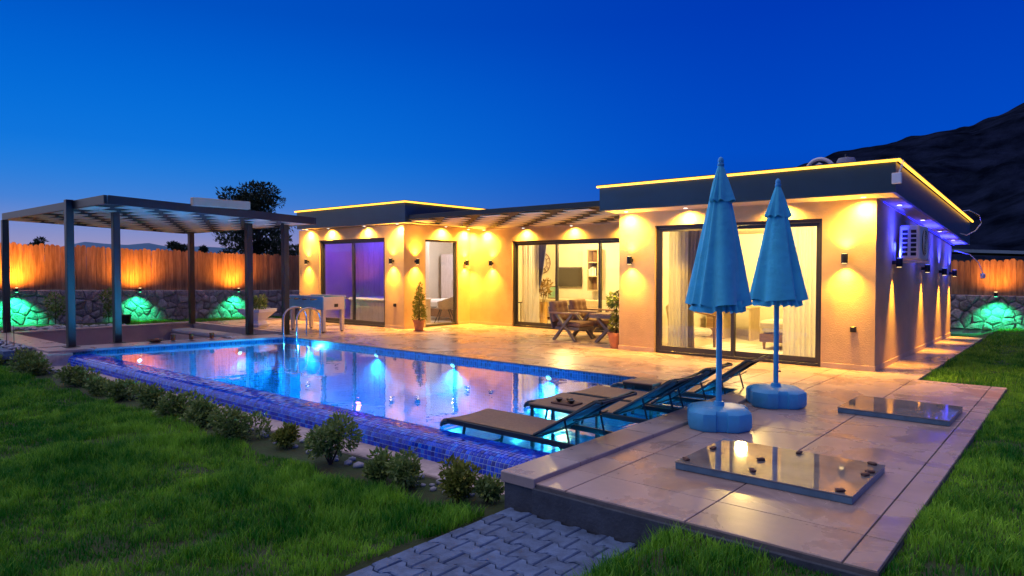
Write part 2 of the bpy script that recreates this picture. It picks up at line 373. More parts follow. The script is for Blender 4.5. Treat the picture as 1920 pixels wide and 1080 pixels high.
MT['greycloth'] = mat('grey_cloth', (0.32, 0.33, 0.36), .85, var=.08, scale=12)
MT['whitecloth'] = mat('white_cloth', (0.80, 0.80, 0.80), .85, var=.03, scale=8, bump=.2, bscale=20)
MT['plankwall'] = mat('grey_plank', (0.55, 0.50, 0.52), .6, var=.15, scale=6, rand=.12, stretch=(8, 8, .6))
MT['hill'] = mat('hill_rock', (0.014, 0.022, 0.050), .95, col2=(0.002, 0.004, 0.010), scale=.03, bump=.6, bscale=.05, bdist=14, detail=12, spec=0.0)
MT['farhill'] = mat('far_hill', (0.11, 0.21, 0.32), .95, spec=0.0, var=.1, scale=.002)  # distance haze put into the base colour as blue, no air volume
MT['shedroof'] = mat('shed_roof', (0.20, 0.28, 0.32), .6, var=.15, scale=.6)
MT['orange_lit_metal'] = mat('orange_lit_metal', (0.66, 0.40, 0.22), .45, var=.08, scale=3)  # white panel; the orange light falling on it is put into the colour
MT['brass'] = mat('brass', (0.60, 0.40, 0.15), .3, .9)
MT['amberglass'] = mat('tea_glass', (0.25, 0.08, 0.02), .08)
MT['foosside'] = mat('table_side_blue', (0.18, 0.46, 0.56), .45, var=.05, scale=6)
MT['foosend'] = mat('table_end_white', (0.78, 0.66, 0.52), .45, var=.05, scale=6)
MT['bulb_warm'] = emis('warm_lens', (1.0, 0.70, 0.30), 6)
MT['bulb_white'] = emis('white_lens', (1.0, 0.93, 0.80), 6)
MT['bulb_green'] = emis('green_lens', (0.1, 1.0, 0.5), 6)
MT['bulb_blue'] = emis('blue_lens', (0.15, 0.2, 1.0), 6)
MT['bulb_pool'] = emis('pool_lens', (0.35, 0.85, 1.0), 5)
WARM = (1.0, 0.47, 0.04); SOFT = (1.0, 0.53, 0.08)
# ================================================================== ground
def vnoise(x, y, s=1.0, seed=0):
    def h(i, j): 
        return np.modf(np.abs(np.sin(i*127.1 + j*311.7 + seed*74.7)*43758.5453))[0]
    x = np.asarray(x, float)/s; y = np.asarray(y, float)/s
    i = np.floor(x); j = np.floor(y); u = x-i; v = y-j; u = u*u*(3-2*u); v = v*v*(3-2*v)
    return (h(i,j)*(1-u)+h(i+1,j)*u)*(1-v) + (h(i,j+1)*(1-u)+h(i+1,j+1)*u)*v
def sstep(a, b, x):
    t = np.clip((np.asarray(x, float)-a)/(b-a), 0, 1); return t*t*(3-2*t)
def lawn_z(x, y):
    x = np.asarray(x, float); y = np.asarray(y, float)
    base = -0.32 - 0.05*sstep(-3.5, -3.42, x)*(1-sstep(-2.25, -2.15, x))*(y < 4.3) + 0.07*sstep(-4.2, -3.2, x) + 0.17*sstep(-2.3, -1.9, x) + 0.06*sstep(-1.0, -0.7, x)
    base = base*(1-sstep(6, 12, y)*sstep(-3, -1, x)) + (-0.03)*sstep(6, 12, y)*sstep(-3, -1, x)
    west = -0.03 - 0.024*np.clip(y-5.5, -8, 16)
    w = sstep(-20.8, -21.6, x) if False else (1-sstep(-21.6, -20.8, x))
    w = np.maximum(w, sstep(9.4, 10.2, y)*(1-sstep(-16, -14, x)))
    z = base*(1-w) + west*w
    near = (np.hypot(x+4, y-4) < 30)
    return z + near*(0.05*(vnoise(x, y, .5, 1)-.5) + 0.022*(vnoise(x, y, .22, 3)-.5) + 0.03*(vnoise(x, y, 1.7, 2)-.5))*(1-sstep(3.6, 4.0, y)*(1-sstep(-1, 0, x)))
xs = sorted(set([-9000,-3000,-900,-300,-120,-60,-40,-30] + [round(v,3) for v in np.arange(-26,-20.9,.7)] + [-21.15,-18.5] + [round(v,3) for v in np.arange(-16.2,7,.15)] + [-3.35,-0.95,-15.6,9,14,25,60,200,900,3000,9000]))
ys = sorted(set([-9000,-3000,-900,-300,-100,-40,-20,-12,-8,-5,-3] + [round(v,3) for v in np.arange(-2,4.01,.15)] + [4.35] + [round(v,3) for v in np.arange(4.7,13,.6)] + [9.75,14,16,18,20,22,24,28,40,80,200,900,3000,9000]))
g = MB(); ids = {}
holes = [(-21.16,-3.34,4.34,9.76), (-3.4,-0.94,4.1,11.4), (-15.7,-3.3,9.0,11.9)]
vx = []
def gid(i, j):
    if (i, j) not in ids:
        ids[(i,j)] = len(vx); x, y = xs[i], ys[j]; vx.append((x, y, float(lawn_z(x, y)) if abs(x) < 60 and abs(y) < 60 else -0.35))
    return ids[(i,j)]
fs = []
for i in range(len(xs)-1):
    for j in range(len(ys)-1):
        mx_, my_ = (xs[i]+xs[i+1])/2, (ys[j]+ys[j+1])/2
        if any(a < mx_ < b and c < my_ < d for a, b, c, d in holes): continue
        fs.append((gid(i,j), gid(i+1,j), gid(i+1,j+1), gid(i,j+1)))
g.add(vx, fs)
tag(g.build('lawn', MT['soil'], smooth='all'), 'dark soil and turf of the lawn around the terrace and pool', 'lawn', kind='structure')

# ================================================================== terrace of big square tiles
ter = thing('terrace', 'tiled terrace of large wet stone slabs around the pool and house', 'terrace', (-2, 9, 0), kind='structure')
regs = [(-3.18,-0.84,4.03,11.42), (-15.25,-3.18,8.97,11.84), (-20.6,-15.25,9.78,12.1), (-15.25,-7.2,11.84,12.1), (-14.0,-7.2,12.1,14.65), (-2.6,-1.9,11.86,19.3), (-3.18,-1.9,11.42,11.84)]
slab = MB()
for a, b, c, d in regs: slab.box((a, c, -0.34), (b, d, -0.011))
slab.build('terrace_bed', MT['grout'], ter, world=True)
gx = [-0.84,-1.02,-1.96,-2.9] + [-2.9-.94*k for k in range(1, 22)]; gx = sorted(gx)
gy = sorted([4.03,4.53,5.37,6.2,7.02,7.85,8.68] + [8.68+.83*k for k in range(1, 15)])
for (a, b, c, d) in regs:
    X = [a] + [v for v in gx if a+.08 < v < b-.08] + [b]; Y = [c] + [v for v in gy if c+.08 < v < d-.08] + [d]
    for i in range(len(X)-1):
        for j in range(len(Y)-1):
            w, h = X[i+1]-X[i]-.010, Y[j+1]-Y[j]-.010
            t = MB().box((-w/2, -h/2, -.03), (w/2, h/2, 0), .003)
            o = link('tile', t.mesh('tile', MT['tile']), ter, ((X[i]+X[i+1])/2+2, (Y[j]+Y[j+1])/2-9, rnd.uniform(-.0012,.0012)), (rnd.uniform(-.0012,.0012), rnd.uniform(-.0012,.0012), 0))
# front face of the terrace, rough concrete
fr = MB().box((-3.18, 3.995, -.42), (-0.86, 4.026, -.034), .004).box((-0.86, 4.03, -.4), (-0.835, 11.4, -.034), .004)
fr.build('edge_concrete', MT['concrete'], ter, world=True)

# ================================================================== pool
pool = thing('pool', 'long blue mosaic overflow pool lit from under the water', 'pool', (-9, 7, 0))
LX = lambda y: -15.55 + (y-4.35)*(0.93/4.6)      # the left edge runs a little askew
XR, YF, ZW = -3.5, 8.95, -.088
MB().add([(LX(YF),YF,-.012),(XR,YF,-.012),(XR,YF,-1.5),(LX(YF),YF,-1.5)], [(0,3,2,1)]).build('far_wall', MT['mosaic_xz'], pool, world=True)
MB().add([(LX(4.6),4.6,-.04),(LX(YF),YF,-.04),(LX(YF),YF,-1.5),(LX(4.6),4.6,-1.5)], [(0,1,2,3)]).build('end_wall', MT['mosaic_yz'], pool, world=True)
MB().add([(XR,4.6,0),(XR,YF,0),(XR,YF,-1.5),(XR,4.6,-1.5)], [(0,1,2,3)]).build('end_wall', MT['mosaic_yz'], pool, world=True)
MB().add([(LX(5.05)-.2,5.05,-.11),(XR,5.05,-.11),(XR,5.05,-1.5),(LX(5.05)-.2,5.05,-1.5)], [(0,1,2,3)]).build('near_wall', MT['mosaic_xz'], pool, world=True)
MB().add([(-16,5.0,-1.45),(-5.9,5.0,-1.45),(-5.9,9.0,-1.45),(-16,9.0,-1.45)], [(0,1,2,3)]).build('floor', MT['mosaic_floor'], pool, world=True)
MB().box((-6.0,5.02,-1.5),(-3.49,8.97,-.37)).build('sun_shelf', MT['mosaic_floor'], pool, world=True)
# grout bed of the rounded overflow lip
prof = [(5.06,-.100),(4.85,-.104),(4.75,-.113),(4.695,-.132),(4.668,-.162),(4.656,-.20),(4.652,-.34)]
XL0, XL1 = -15.46, -3.5
lip = MB(); k = len(prof)
lip.add([(XL0,y,z) for y,z in prof] + [(XL1,y,z) for y,z in prof], [(i, k+i, k+i+1, i+1) for i in range(k-1)])
lip.build('overflow_bed', MT['mosaicgrout'], pool, world=True)
# tiles of the lip, laid out along the profile
T = .050
pts = np.array(prof); seg = np.hypot(*np.diff(pts, axis=0).T); cum = np.concatenate([[0], np.cumsum(seg)])
def at(s):
    i = min(max(np.searchsorted(cum, s)-1, 0), len(seg)-1); q = (s-cum[i])/seg[i]
    return pts[i]*(1-q)+pts[i+1]*q
rows = []
s = T/2
while s < cum[-1]-.01:
    a, b = at(s-T*.45), at(s+T*.45); c = (a+b)/2
    rows.append((c[0], c[1], math.atan2(b[1]-a[1], b[0]-a[0]), np.hypot(*(b-a)))); s += T
ncol = int((XL1-XL0-.02)/T)
tmeshes = []
for i in range(5):
    tm = MB().box((-T*.43, -T*.43, -.006), (T*.43, T*.43, .004), .002).mesh('mosaic_tile', MT['blue%d' % i]); tmeshes.append(tm)
cells = [(c, r) for c in range(ncol) for r in range(len(rows))]
near_cols = ncol - 300//len(rows)
rest = MB()
for c, r in cells:
    x = XL0+.02+T*(c+.5); y, z, a, L = rows[r]; rx = a - math.pi      # the tile's outward normal follows the profile
    tilt = Matrix.Rotation(rx+rnd.gauss(0,.02), 3, 'X') @ Matrix.Rotation(rnd.gauss(0,.02), 3, 'Y')
    mi = rnd.choice([0,0,1,1,2,2,3,4])
    if c >= near_cols:
        o = link('mosaic_tile', tmeshes[mi], pool, (x+9, y-7, z+.004), tilt.to_euler())
    else:
        h = T*.43; q = [tilt @ Vector(p) for p in ((-h,-h,.004),(h,-h,.004),(h,h,.004),(-h,h,.004),(-h,-h,-.006),(h,-h,-.006),(h,h,-.006),(-h,h,-.006))]
        rest.add([(p.x+x, p.y+y, p.z+z+.004) for p in q], [(0,1,2,3),(0,4,5,1),(1,5,6,2),(2,6,7,3),(3,7,4,0)], mi)
o = rest.build('mosaic_tiles', [MT['blue%d' % i] for i in range(5)], pool, world=True); o['kind'] = 'stuff'
# pool lights on the far wall and beside the shelf
def pool_light(x, y, z, aim, w, label=None):
    b = MB(); n = Vector(aim).normalized(); p = Vector((x, y, z))
    b.tube([p-n*.01, p+n*.012], .06, 16); fo = b.build('light_ring', MT['steel'], pool, world=True)
    MB().tube([p+n*.0125, p+n*.02], .045, 16).build('lens', MT['bulb_pool'], fo, world=False).location = -Vector(pool.location)
    lamp('SPOT', pool, p+n*.05-Vector(pool.location), (.06, .62, 1.0), w, .05, 165, .4, aim)
for x in (-13.63, -11.2, -8.98, -6.76): pool_light(x, YF-.012, -.165, (0,-1,-.8), 1800)
for y in (5.75, 7.2, 8.4): pool_light(XR-.012, y, -.20, (-1,0,-.35), 40)
for y in (5.9, 7.9): pool_light(LX(y)+.02, y, -.3, (1,0,-.6), 600)  # two lamps added at the left end to brighten the water there
# water
nx, ny = 40, 16
w = MB(); w.add([(LX(5.03)-.05,5.03,ZW),(XR,5.03,ZW),(XR,YF,ZW),(LX(YF),YF,ZW)], [(0,1,2,3)])
tag(w.build('water', MT['water']), 'still blue pool water mirroring the lit villa', 'water', kind='structure')
# coping stones along the right end, standing a little above the tiles
cop = thing('pool_coping', 'raised beige coping stones between the sun loungers and the terrace', 'coping', (-3.34, 4.03, 0))
n = 8; L = (8.93-4.02)/n
for i in range(n):
    t = MB().box((-.175, 0, -.05), (.165, L-.006, .034), .006)
    link('coping_stone', t.mesh('coping_stone', MT['coping']), cop, (0, i*L-.012, 0))
MB().box((-3.495,4.045,-.45),(-3.185,8.9,-.052)).build('coping_base', MT['concrete'], cop, world=True)
# ledge under the overflow
MB().box((-15.6,4.32,-.6),(-3.5,4.70,-.292),.01).build('ledge', MT['ledge'], pool, world=True)
# gutter end block at the far left
MB().box((-16.25,4.3,-.45),(-15.47,4.95,-.045),.01).build('end_block', MT['ledge'], pool, world=True)

# ================================================================== sunken seating pit and its rim
pit = thing('sunken_pit', 'sunken plastered seating pit under the dark pergola', 'seating pit', (-18.4, 7.2, -.6))
PX = lambda y: LX(y)-.82
rim = MB()
def slabpoly(mb, P, z0=-.06, z1=0): mb.prism(P, z0, z1, .006)
nrim = 7; y0, y1 = 4.35, 9.7
for i in range(nrim):
    a, b = y0+(y1-y0)*i/nrim+.003, y0+(y1-y0)*(i+1)/nrim-.003
    m_ = MB(); slabpoly(m_, [(PX(a),a),(LX(a)+(.0),a),(LX(b),b),(PX(b),b)]); m_.build('rim_slab', MT['coping'], pit, world=True)
for i in range(6):
    a = -21.2+(4.75)*i/6; b = -21.2+4.75*(i+1)/6-.006
    m_ = MB(); slabpoly(m_, [(a,4.4),(b,4.4),(b,5.02),(a,5.02)]); m_.build('rim_slab', MT['coping'], pit, world=True)
    a2, b2 = 5.03+4.7*i/6, 5.03+4.7*(i+1)/6-.006
    m_ = MB(); slabpoly(m_, [(-21.15,a2),(-20.75,a2),(-20.75,b2),(-21.15,b2)]); m_.build('rim_slab', MT['coping'], pit, world=True)
pw = MB()
pw.box((-21.0,4.5,-.7),(-20.8,9.78,-.062)).box((-20.79,4.6,-.7),(-16.5,4.98,-.062)).box((-20.79,9.6,-.7),(-15.3,9.77,-.012))
pw.prism([(PX(4.36)+.04,4.36),(LX(4.36)-.02,4.36),(LX(9.75)-.02,9.75),(PX(9.75)+.04,9.75)], -.7, -.062)
pw.build('pit_wall', MT['pitwall'], pit, world=True)
MB().box((-21,4.5,-.75),(-15.2,9.8,-.62)).build('pit_floor', MT['pitwall'], pit, world=True)
MB().box((-20.78,8.9,-.61),(-16.0,9.58,-.28),.02).build('bench', MT['pitwall'], pit, world=True)
MB().box((-20.75,8.92,-.278),(-18.3,9.5,-.16),.04).build('seat_cushion', MT['greycloth'], pit, world=True)
MB().box((-18.27,8.92,-.278),(-16.1,9.5,-.16),.04).build('seat_cushion', MT['greycloth'], pit, world=True)

# ================================================================== block planter at the far left with pebbles and bare canes
pl = thing('block_planter', 'grey concrete block planter bed with white pebbles beside the pit', 'planter', (-18, 4, -.3))
for i in range(9):
    x = -20.1+i*.43
    for r in range(2):
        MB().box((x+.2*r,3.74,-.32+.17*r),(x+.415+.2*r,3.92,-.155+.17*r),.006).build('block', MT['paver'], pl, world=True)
MB().box((-20.2,3.93,-.3),(-16.3,4.34,-.03)).build('soil', MT['grout'], pl, world=True)
def pebble_mesh(seed, mt):
    r_ = random.Random(seed); bm = bmesh.new(); bmesh.ops.create_icosphere(bm, subdivisions=1, radius=1)
    for v in bm.verts: v.co *= r_.uniform(.82, 1.1)
    me = bpy.data.meshes.new('pebble'); bm.to_mesh(me); bm.free(); me.materials.append(mt)
    me.polygons.foreach_set('use_smooth', [True]*len(me.polygons)); return me
PEB = [pebble_mesh(i, MT['pebble']) for i in range(4)]
for i in range(70):
    s_ = rnd.uniform(.035,.075); o = link('pebble', rnd.choice(PEB), pl, (rnd.uniform(-2.1,1.65), rnd.uniform(-.05,.3), .29+rnd.uniform(0,.03)), (0,0,rnd.uniform(0,6)))
    o.scale = (s_, s_*rnd.uniform(.7,1), s_*.6)
for i in range(6):
    x = -19.6+i*.55+rnd.uniform(-.1,.1); y = 4.12
    MB().tube([(x,y,-.05),(x+rnd.uniform(-.03,.03),y,.25),(x+rnd.uniform(-.08,.1),y,.5+rnd.uniform(0,.12))], [.008,.006,.003], 5).build('cane', MT['bark'], pl, world=True)

# ================================================================== path of I-shaped pavers
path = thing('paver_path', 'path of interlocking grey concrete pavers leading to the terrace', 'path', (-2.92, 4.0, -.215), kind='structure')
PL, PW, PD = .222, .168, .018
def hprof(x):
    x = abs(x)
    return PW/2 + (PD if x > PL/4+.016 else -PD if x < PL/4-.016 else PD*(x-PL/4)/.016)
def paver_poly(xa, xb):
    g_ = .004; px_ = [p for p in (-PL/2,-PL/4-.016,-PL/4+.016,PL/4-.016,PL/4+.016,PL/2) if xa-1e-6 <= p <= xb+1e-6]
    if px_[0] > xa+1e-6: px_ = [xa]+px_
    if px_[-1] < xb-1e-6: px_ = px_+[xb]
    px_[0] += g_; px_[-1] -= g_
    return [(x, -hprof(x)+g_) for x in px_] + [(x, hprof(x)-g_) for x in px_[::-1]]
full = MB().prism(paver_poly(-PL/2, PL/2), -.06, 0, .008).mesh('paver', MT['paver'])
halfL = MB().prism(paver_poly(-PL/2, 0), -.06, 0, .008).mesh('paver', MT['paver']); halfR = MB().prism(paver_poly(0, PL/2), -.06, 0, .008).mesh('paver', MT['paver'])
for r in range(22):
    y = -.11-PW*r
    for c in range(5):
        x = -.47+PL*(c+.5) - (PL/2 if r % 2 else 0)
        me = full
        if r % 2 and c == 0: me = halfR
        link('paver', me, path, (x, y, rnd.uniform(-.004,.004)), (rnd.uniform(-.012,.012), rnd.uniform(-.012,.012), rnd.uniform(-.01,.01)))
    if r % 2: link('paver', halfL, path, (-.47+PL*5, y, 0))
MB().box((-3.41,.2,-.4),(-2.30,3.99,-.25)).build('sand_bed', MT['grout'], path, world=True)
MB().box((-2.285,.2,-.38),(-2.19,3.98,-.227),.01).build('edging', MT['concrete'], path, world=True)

# ================================================================== garden walls with pickets
def clip(poly, p, q):
    mx_, my_ = (p[0]+q[0])/2, (p[1]+q[1])/2; nx_, ny_ = q[0]-p[0], q[1]-p[1]; out = []
    for i in range(len(poly)):
        a, b = poly[i], poly[(i+1) % len(poly)]
        da = (a[0]-mx_)*nx_+(a[1]-my_)*ny_; db = (b[0]-mx_)*nx_+(b[1]-my_)*ny_
        if da <= 0: out.append(a)
        if (da < 0 < db) or (db < 0 < da):
            t = da/(da-db); out.append((a[0]+(b[0]-a[0])*t, a[1]+(b[1]-a[1])*t))
    return out
def stones(L, H, sx, sz, seed):
    r_ = random.Random(seed); S = []
    nzr = max(2, round(H/sz)); nxr = round(L/sx)
    for j in range(nzr):
        for i in range(nxr): S.append(((i+.5+r_.uniform(-.48,.48)+(.5 if j % 2 else 0))*L/nxr, (j+.5+r_.uniform(-.34,.34))*H/nzr))
    out = []
    for p in S:
        poly = [(max(0,p[0]-1.2),0),(min(L,p[0]+1.2),0),(min(L,p[0]+1.2),H),(max(0,p[0]-1.2),H)]
        for q in S:
            if q is not p and abs(q[0]-p[0]) < 1.6: poly = clip(poly, p, q)
            if len(poly) < 3: break
        if len(poly) < 3: continue
        cx = sum(a[0] for a in poly)/len(poly); cz = sum(a[1] for a in poly)/len(poly)
        def ring(k, d, ins): 
            res = []
            for a in poly:
                l_ = math.hypot(a[0]-cx, a[1]-cz); f_ = max(.2, 1-ins/l_); res.append((cx+(a[0]-cx)*f_, d, cz+(a[1]-cz)*f_))
            return res
        d = r_.uniform(.03,.075)
        out.append((ring(1,0,.006), ring(1,-d*.55,.012), ring(1,-d,.05), (cx,-d-r_.uniform(.0,.02),cz)))
    return out
def stone_fence(name, label, loc, rz, L, H0, slope, seed, bw, bh, sx, sz, L0=0.0, L1=None):
    """stone wall of length L along local x, front to local -y; pickets stand on it"""
    t = thing(name, label, 'fence', loc, rz); L1 = L1 or L
    sh = lambda x: slope*x
    MB().add([(0,0,-.3),(L,0,-.3+sh(L)),(L,.3,-.3+sh(L)),(0,.3,-.3),(0,0,H0),(L,0,H0+sh(L)),(L,.3,H0+sh(L)),(0,.3,H0)], [(0,3,2,1),(4,5,6,7),(0,1,5,4),(1,2,6,5),(2,3,7,6),(3,0,4,7)]).build('stone_wall', MT['mortar'], t)
    for (r0, r1, r2, c) in stones(L1-L0, H0+.06, sx, sz, seed):
        k = len(r0); vs = [(x+L0, y, z-.05+sh(x+L0)) for x, y, z in r0+r1+r2+[c]]
        f_ = [(i, (i+1) % k, k+(i+1) % k, k+i) for i in range(k)] + [(k+i, k+(i+1) % k, 2*k+(i+1) % k, 2*k+i) for i in range(k)] + [(2*k+i, 2*k+(i+1) % k, 3*k) for i in range(k)]
        MB().add(vs, f_).build('stone', MT['stone'], t, smooth=True)
    n_ = int(L/bw); var = []
    for v in range(4):
        h = bh*(1+(.012*(v-1.5))); b = bw*.485
        poly = [(-b,.0),(b,.0),(b,h-.06),(b*.45,h-.012),(-b*.45,h-.012),(-b,h-.06)]
        m_ = MB(); m_.add([(x,-.011,z) for x,z in poly]+[(x,.011,z) for x,z in poly], [(0,1,2,3,4,5),(11,10,9,8,7,6)]+[(i,6+i,6+(i+1)%6,(i+1)%6) for i in range(6)])
        var.append(m_.mesh('picket', MT['board']))
    for i in range(n_):
        x = (i+.5)*bw
        link('picket', rnd.choice(var), t, (x, .12+rnd.uniform(-.006,.006), H0+sh(x)+.01+rnd.uniform(-.012,.012)), (0, rnd.uniform(-.006,.006), rnd.uniform(-.05,.05)))
    for zz in (.25, bh-.3):
        MB().add([(0,.135,H0+zz),(L,.135,H0+zz+sh(L)),(L,.18,H0+zz+sh(L)),(0,.18,H0+zz),(0,.135,H0+zz+.08),(L,.135,H0+zz+.08+sh(L)),(L,.18,H0+zz+.08+sh(L)),(0,.18,H0+zz+.08)], [(0,3,2,1),(4,5,6,7),(0,1,5,4),(1,2,6,5),(2,3,7,6),(3,0,4,7)]).build('rail', MT['board'], t)
    return t
# local x runs along +Y for the west fence: rotate by +90 deg, its front (-y local) then faces +X
stone_fence('picket_fence', 'wooden picket fence on a rubble stone wall behind the pergola', (-24, 3.2, .05), R(90), 15.4, 1.0, -.0245, 3, .14, 1.38, .32, .21, 1.2, 13.4)
stone_fence('picket_fence', 'wooden picket fence on a stone wall behind the villa at the side lawn', (-6.5, 23, -.03), 0, 12.0, .90, 0, 5, .15, 1.0, .30, .21, 2.6, 9.5)
def garden_lamp(loc, nrm, label, g=230, o=200):
    """wall lamp on top of the stone: green light down, amber light up"""
    t = thing('garden_wall_lamp', label, 'lamp', loc, 0, 'lamps on the garden stone wall'); n_ = Vector(nrm)
    MB().tube([(0,0,-.06),(0,0,.06)], .045, 12).build('housing', MT['black'], t)
    MB().beam(tuple(-n_*.36), (0,0,0), .03, .05).build('bracket', MT['black'], t)
    MB().tube([(0,0,-.066),(0,0,-.061)], .036, 12).build('lens', MT['bulb_green'], t)
    MB().tube([(0,0,.061),(0,0,.066)], .036, 12).build('lens', MT['bulb_warm'], t)
    lamp('SPOT', t, (0,0,-.10), (.02, 1.0, .38), g*.62, .03, 105, .7, (-n_.x*.35, -n_.y*.35, -1))
    lamp('SPOT', t, (0,0,.10), (1.0, .36, .03), o*1.15, .03, 168, 1.0, (-n_.x*.30, -n_.y*.30, 1))
garden_lamp((-23.60, 5.85, 1.0), (1,0,0), 'amber and green wall lamp nearest the planter bed with canes', 420, 320)
garden_lamp((-23.60, 9.2, .92), (1,0,0), 'amber and green wall lamp seen between the two middle pergola posts')
garden_lamp((-23.60, 12.57, .84), (1,0,0), 'amber and green wall lamp behind the white urn planter')
garden_lamp((-1.96, 22.60, .92), (0,-1,0), 'amber and green wall lamp on the stone wall beyond the side lawn', 230, 90)

# ================================================================== hills, shed beyond the fences
def view_pt(px_, py_, d):   # a point at distance d (m) in the direction a surveyor reads off at px_, py_
    lat = (px_-960)/1285*d; y_ = R(40.2)
    return (-math.sin(y_)*d+math.cos(y_)*lat, math.cos(y_)*d+math.sin(y_)*lat, 1.62+(503.5-py_)/1285*d)
def hill(name, label, ridge, d, depth, mt, seed, rough):
    pr = [p[0] for p in ridge]; qr = [p[1] for p in ridge]; nu, nv = 170, 70; vs = []; r_ = np.random.RandomState(seed)
    for i in range(nu):
        pxx = pr[0]+(pr[-1]-pr[0])*i/(nu-1); pyy = float(np.interp(pxx, pr, qr)); X, Y, Z = view_pt(pxx, pyy, d)
        for j in range(nv):
            t = j/(nv-1)
            # from the foot (near) up over the ridge and down behind it
            if t < .75: q = t/.75; k = (d-depth*(1-q))/d; h = q**1.25
            else: q = (t-.75)/.25; k = (d+depth*.5*q)/d; h = 1-q*.9
            x_, y_ = X*k, Y*k; nz = 0
            for o_, a_ in ((.16,1),(.07,.5),(.03,.25)): nz += a_*(float(vnoise(x_, y_, d*o_, seed+o_*100))-.5)
            w_ = min(1, 4*q*(1-q)) if t < .75 else 0
            vs.append((x_, y_, Z*h + nz*rough*w_ + (float(vnoise(x_, y_, d*.02, seed))-.5)*rough*.12 - 4*(1-h)))
    fs = [(i*nv+j, (i+1)*nv+j, (i+1)*nv+j+1, i*nv+j+1) for i in range(nu-1) for j in range(nv-1)]
    m_ = MB().add(vs, fs); tag(m_.build(name, mt, smooth='all'), label, 'mountain', kind='structure')
hill('mountain', 'dark rocky mountainside rising behind the villa', [(1380,380),(1440,340),(1505,304),(1560,287),(1650,271),(1750,246),(1820,234),(1865,216),(1920,189),(2050,120),(2300,60),(2600,120),(2900,300)], 900, 620, MT['hill'], 4, 46)
hill('far_hills', 'low haze-blue hills far beyond the picket fence', [(-500,478),(-200,470),(60,474),(120,461),(160,453),(195,456),(240,459),(280,455),(320,463),(380,461),(420,464),(480,470),(540,468),(600,474),(700,480)], 7000, 2500, MT['farhill'], 9, 40)
shd = thing('shed', 'long low shed with a pale metal roof beyond the side fence', 'shed', (0, 42, -.3))
MB().box((-13,-1.5,0),(9,8,2.4)).build('wall', MT['concrete'], shd)
MB().add([(-13.5,-2,3.3),(9.5,-2,2.15),(9.5,9,2.15),(-13.5,9,3.3),(-13.5,-2,3.15),(9.5,-2,2.0),(9.5,9,2.0),(-13.5,9,3.15)], [(0,1,2,3),(7,6,5,4),(0,4,5,1),(1,5,6,2),(2,6,7,3),(3,7,4,0)]).build('roof', MT['shedroof'], shd)
# ================================================================== villa
villa = thing('villa', 'single-storey flat-roofed villa with warm lit stucco walls', 'house', (-8, 14, 0))
def vb(name, mt, a, b, ch=0.0): return MB().box(a, b, ch).build(name, mt, villa, world=True)
RY, RX0, RX1 = 11.84, -7.2, -2.57       # right block front, left, right
LY, LX0, LX1 = 12.1, -18.95, -14.0      # left block
CY = 14.65                               # recessed wall between them
WT = .18
def wall_x(y, x0, x1, ztop, openings, mt='stucco', t=WT):
    """wall along x whose outer face is y, openings (xa, xb, za, zb); pieces butt end to end"""
    x = x0
    for (a, b, za, zb) in openings:
        if a > x: vb('wall', MT[mt], (x, y, 0), (a, y+t, ztop))
        if za > .02: vb('wall', MT[mt], (a, y, 0), (b, y+t, za))
        vb('wall', MT[mt], (a, y, zb), (b, y+t, ztop)); x = b
    if x < x1: vb('wall', MT[mt], (x, y, 0), (x1, y+t, ztop))
def wall_y(x, y0, y1, ztop, openings, mt='stucco', t=WT):
    """wall along y whose outer face is x (body towards -x)"""
    y = y0
    for (a, b, za, zb) in openings:
        if a > y: vb('wall', MT[mt], (x-t, y, 0), (x, a, ztop))
        if za > .02: vb('wall', MT[mt], (x-t, a, 0), (x, b, za))
        vb('wall', MT[mt], (x-t, a, zb), (x, b, ztop)); y = b
    if y < y1: vb('wall', MT[mt], (x-t, y, 0), (x, y1, ztop))
RD = (-6.41, -3.37, 0, 2.44); LD = (-17.88, -14.79, 0, 2.47); CD = (-12.38, -8.1, 0, 2.38); SD = (12.87, 14.14, 0, 2.42)
wall_x(RY, RX0, RX1, 2.74, [RD]); wall_x(LY, LX0, LX1, 2.80, [LD]); wall_x(CY, LX1, RX0-.02, 2.80, [CD])
wall_y(LX1, LY+WT, CY-.002, 2.80, [SD])
# side wall of the right block: its top falls towards the back with the roof
def side_wall(x, y0, y1, zt0, zt1, t=WT):
    MB().add([(x-t,y0,0),(x,y0,0),(x,y1,0),(x-t,y1,0),(x-t,y0,zt0),(x,y0,zt0),(x,y1,zt1),(x-t,y1,zt1)], [(0,3,2,1),(4,5,6,7),(0,1,5,4),(1,2,6,5),(2,3,7,6),(3,0,4,7)]).build('wall', MT['stucco'], villa, world=True)
side_wall(RX1, RY+WT, 19.38, 2.72, 2.15)
vb('wall', MT['stucco'], (RX0, RY+WT, 0), (RX0+.15, CY-.002, 2.74))
vb('wall', MT['stucco'], (LX0, LY+WT, 0), (LX0+WT, 19.4, 2.8)); vb('wall', MT['stucco'], (LX0+WT, 19.22, 0), (RX1-WT, 19.38, 2.15))
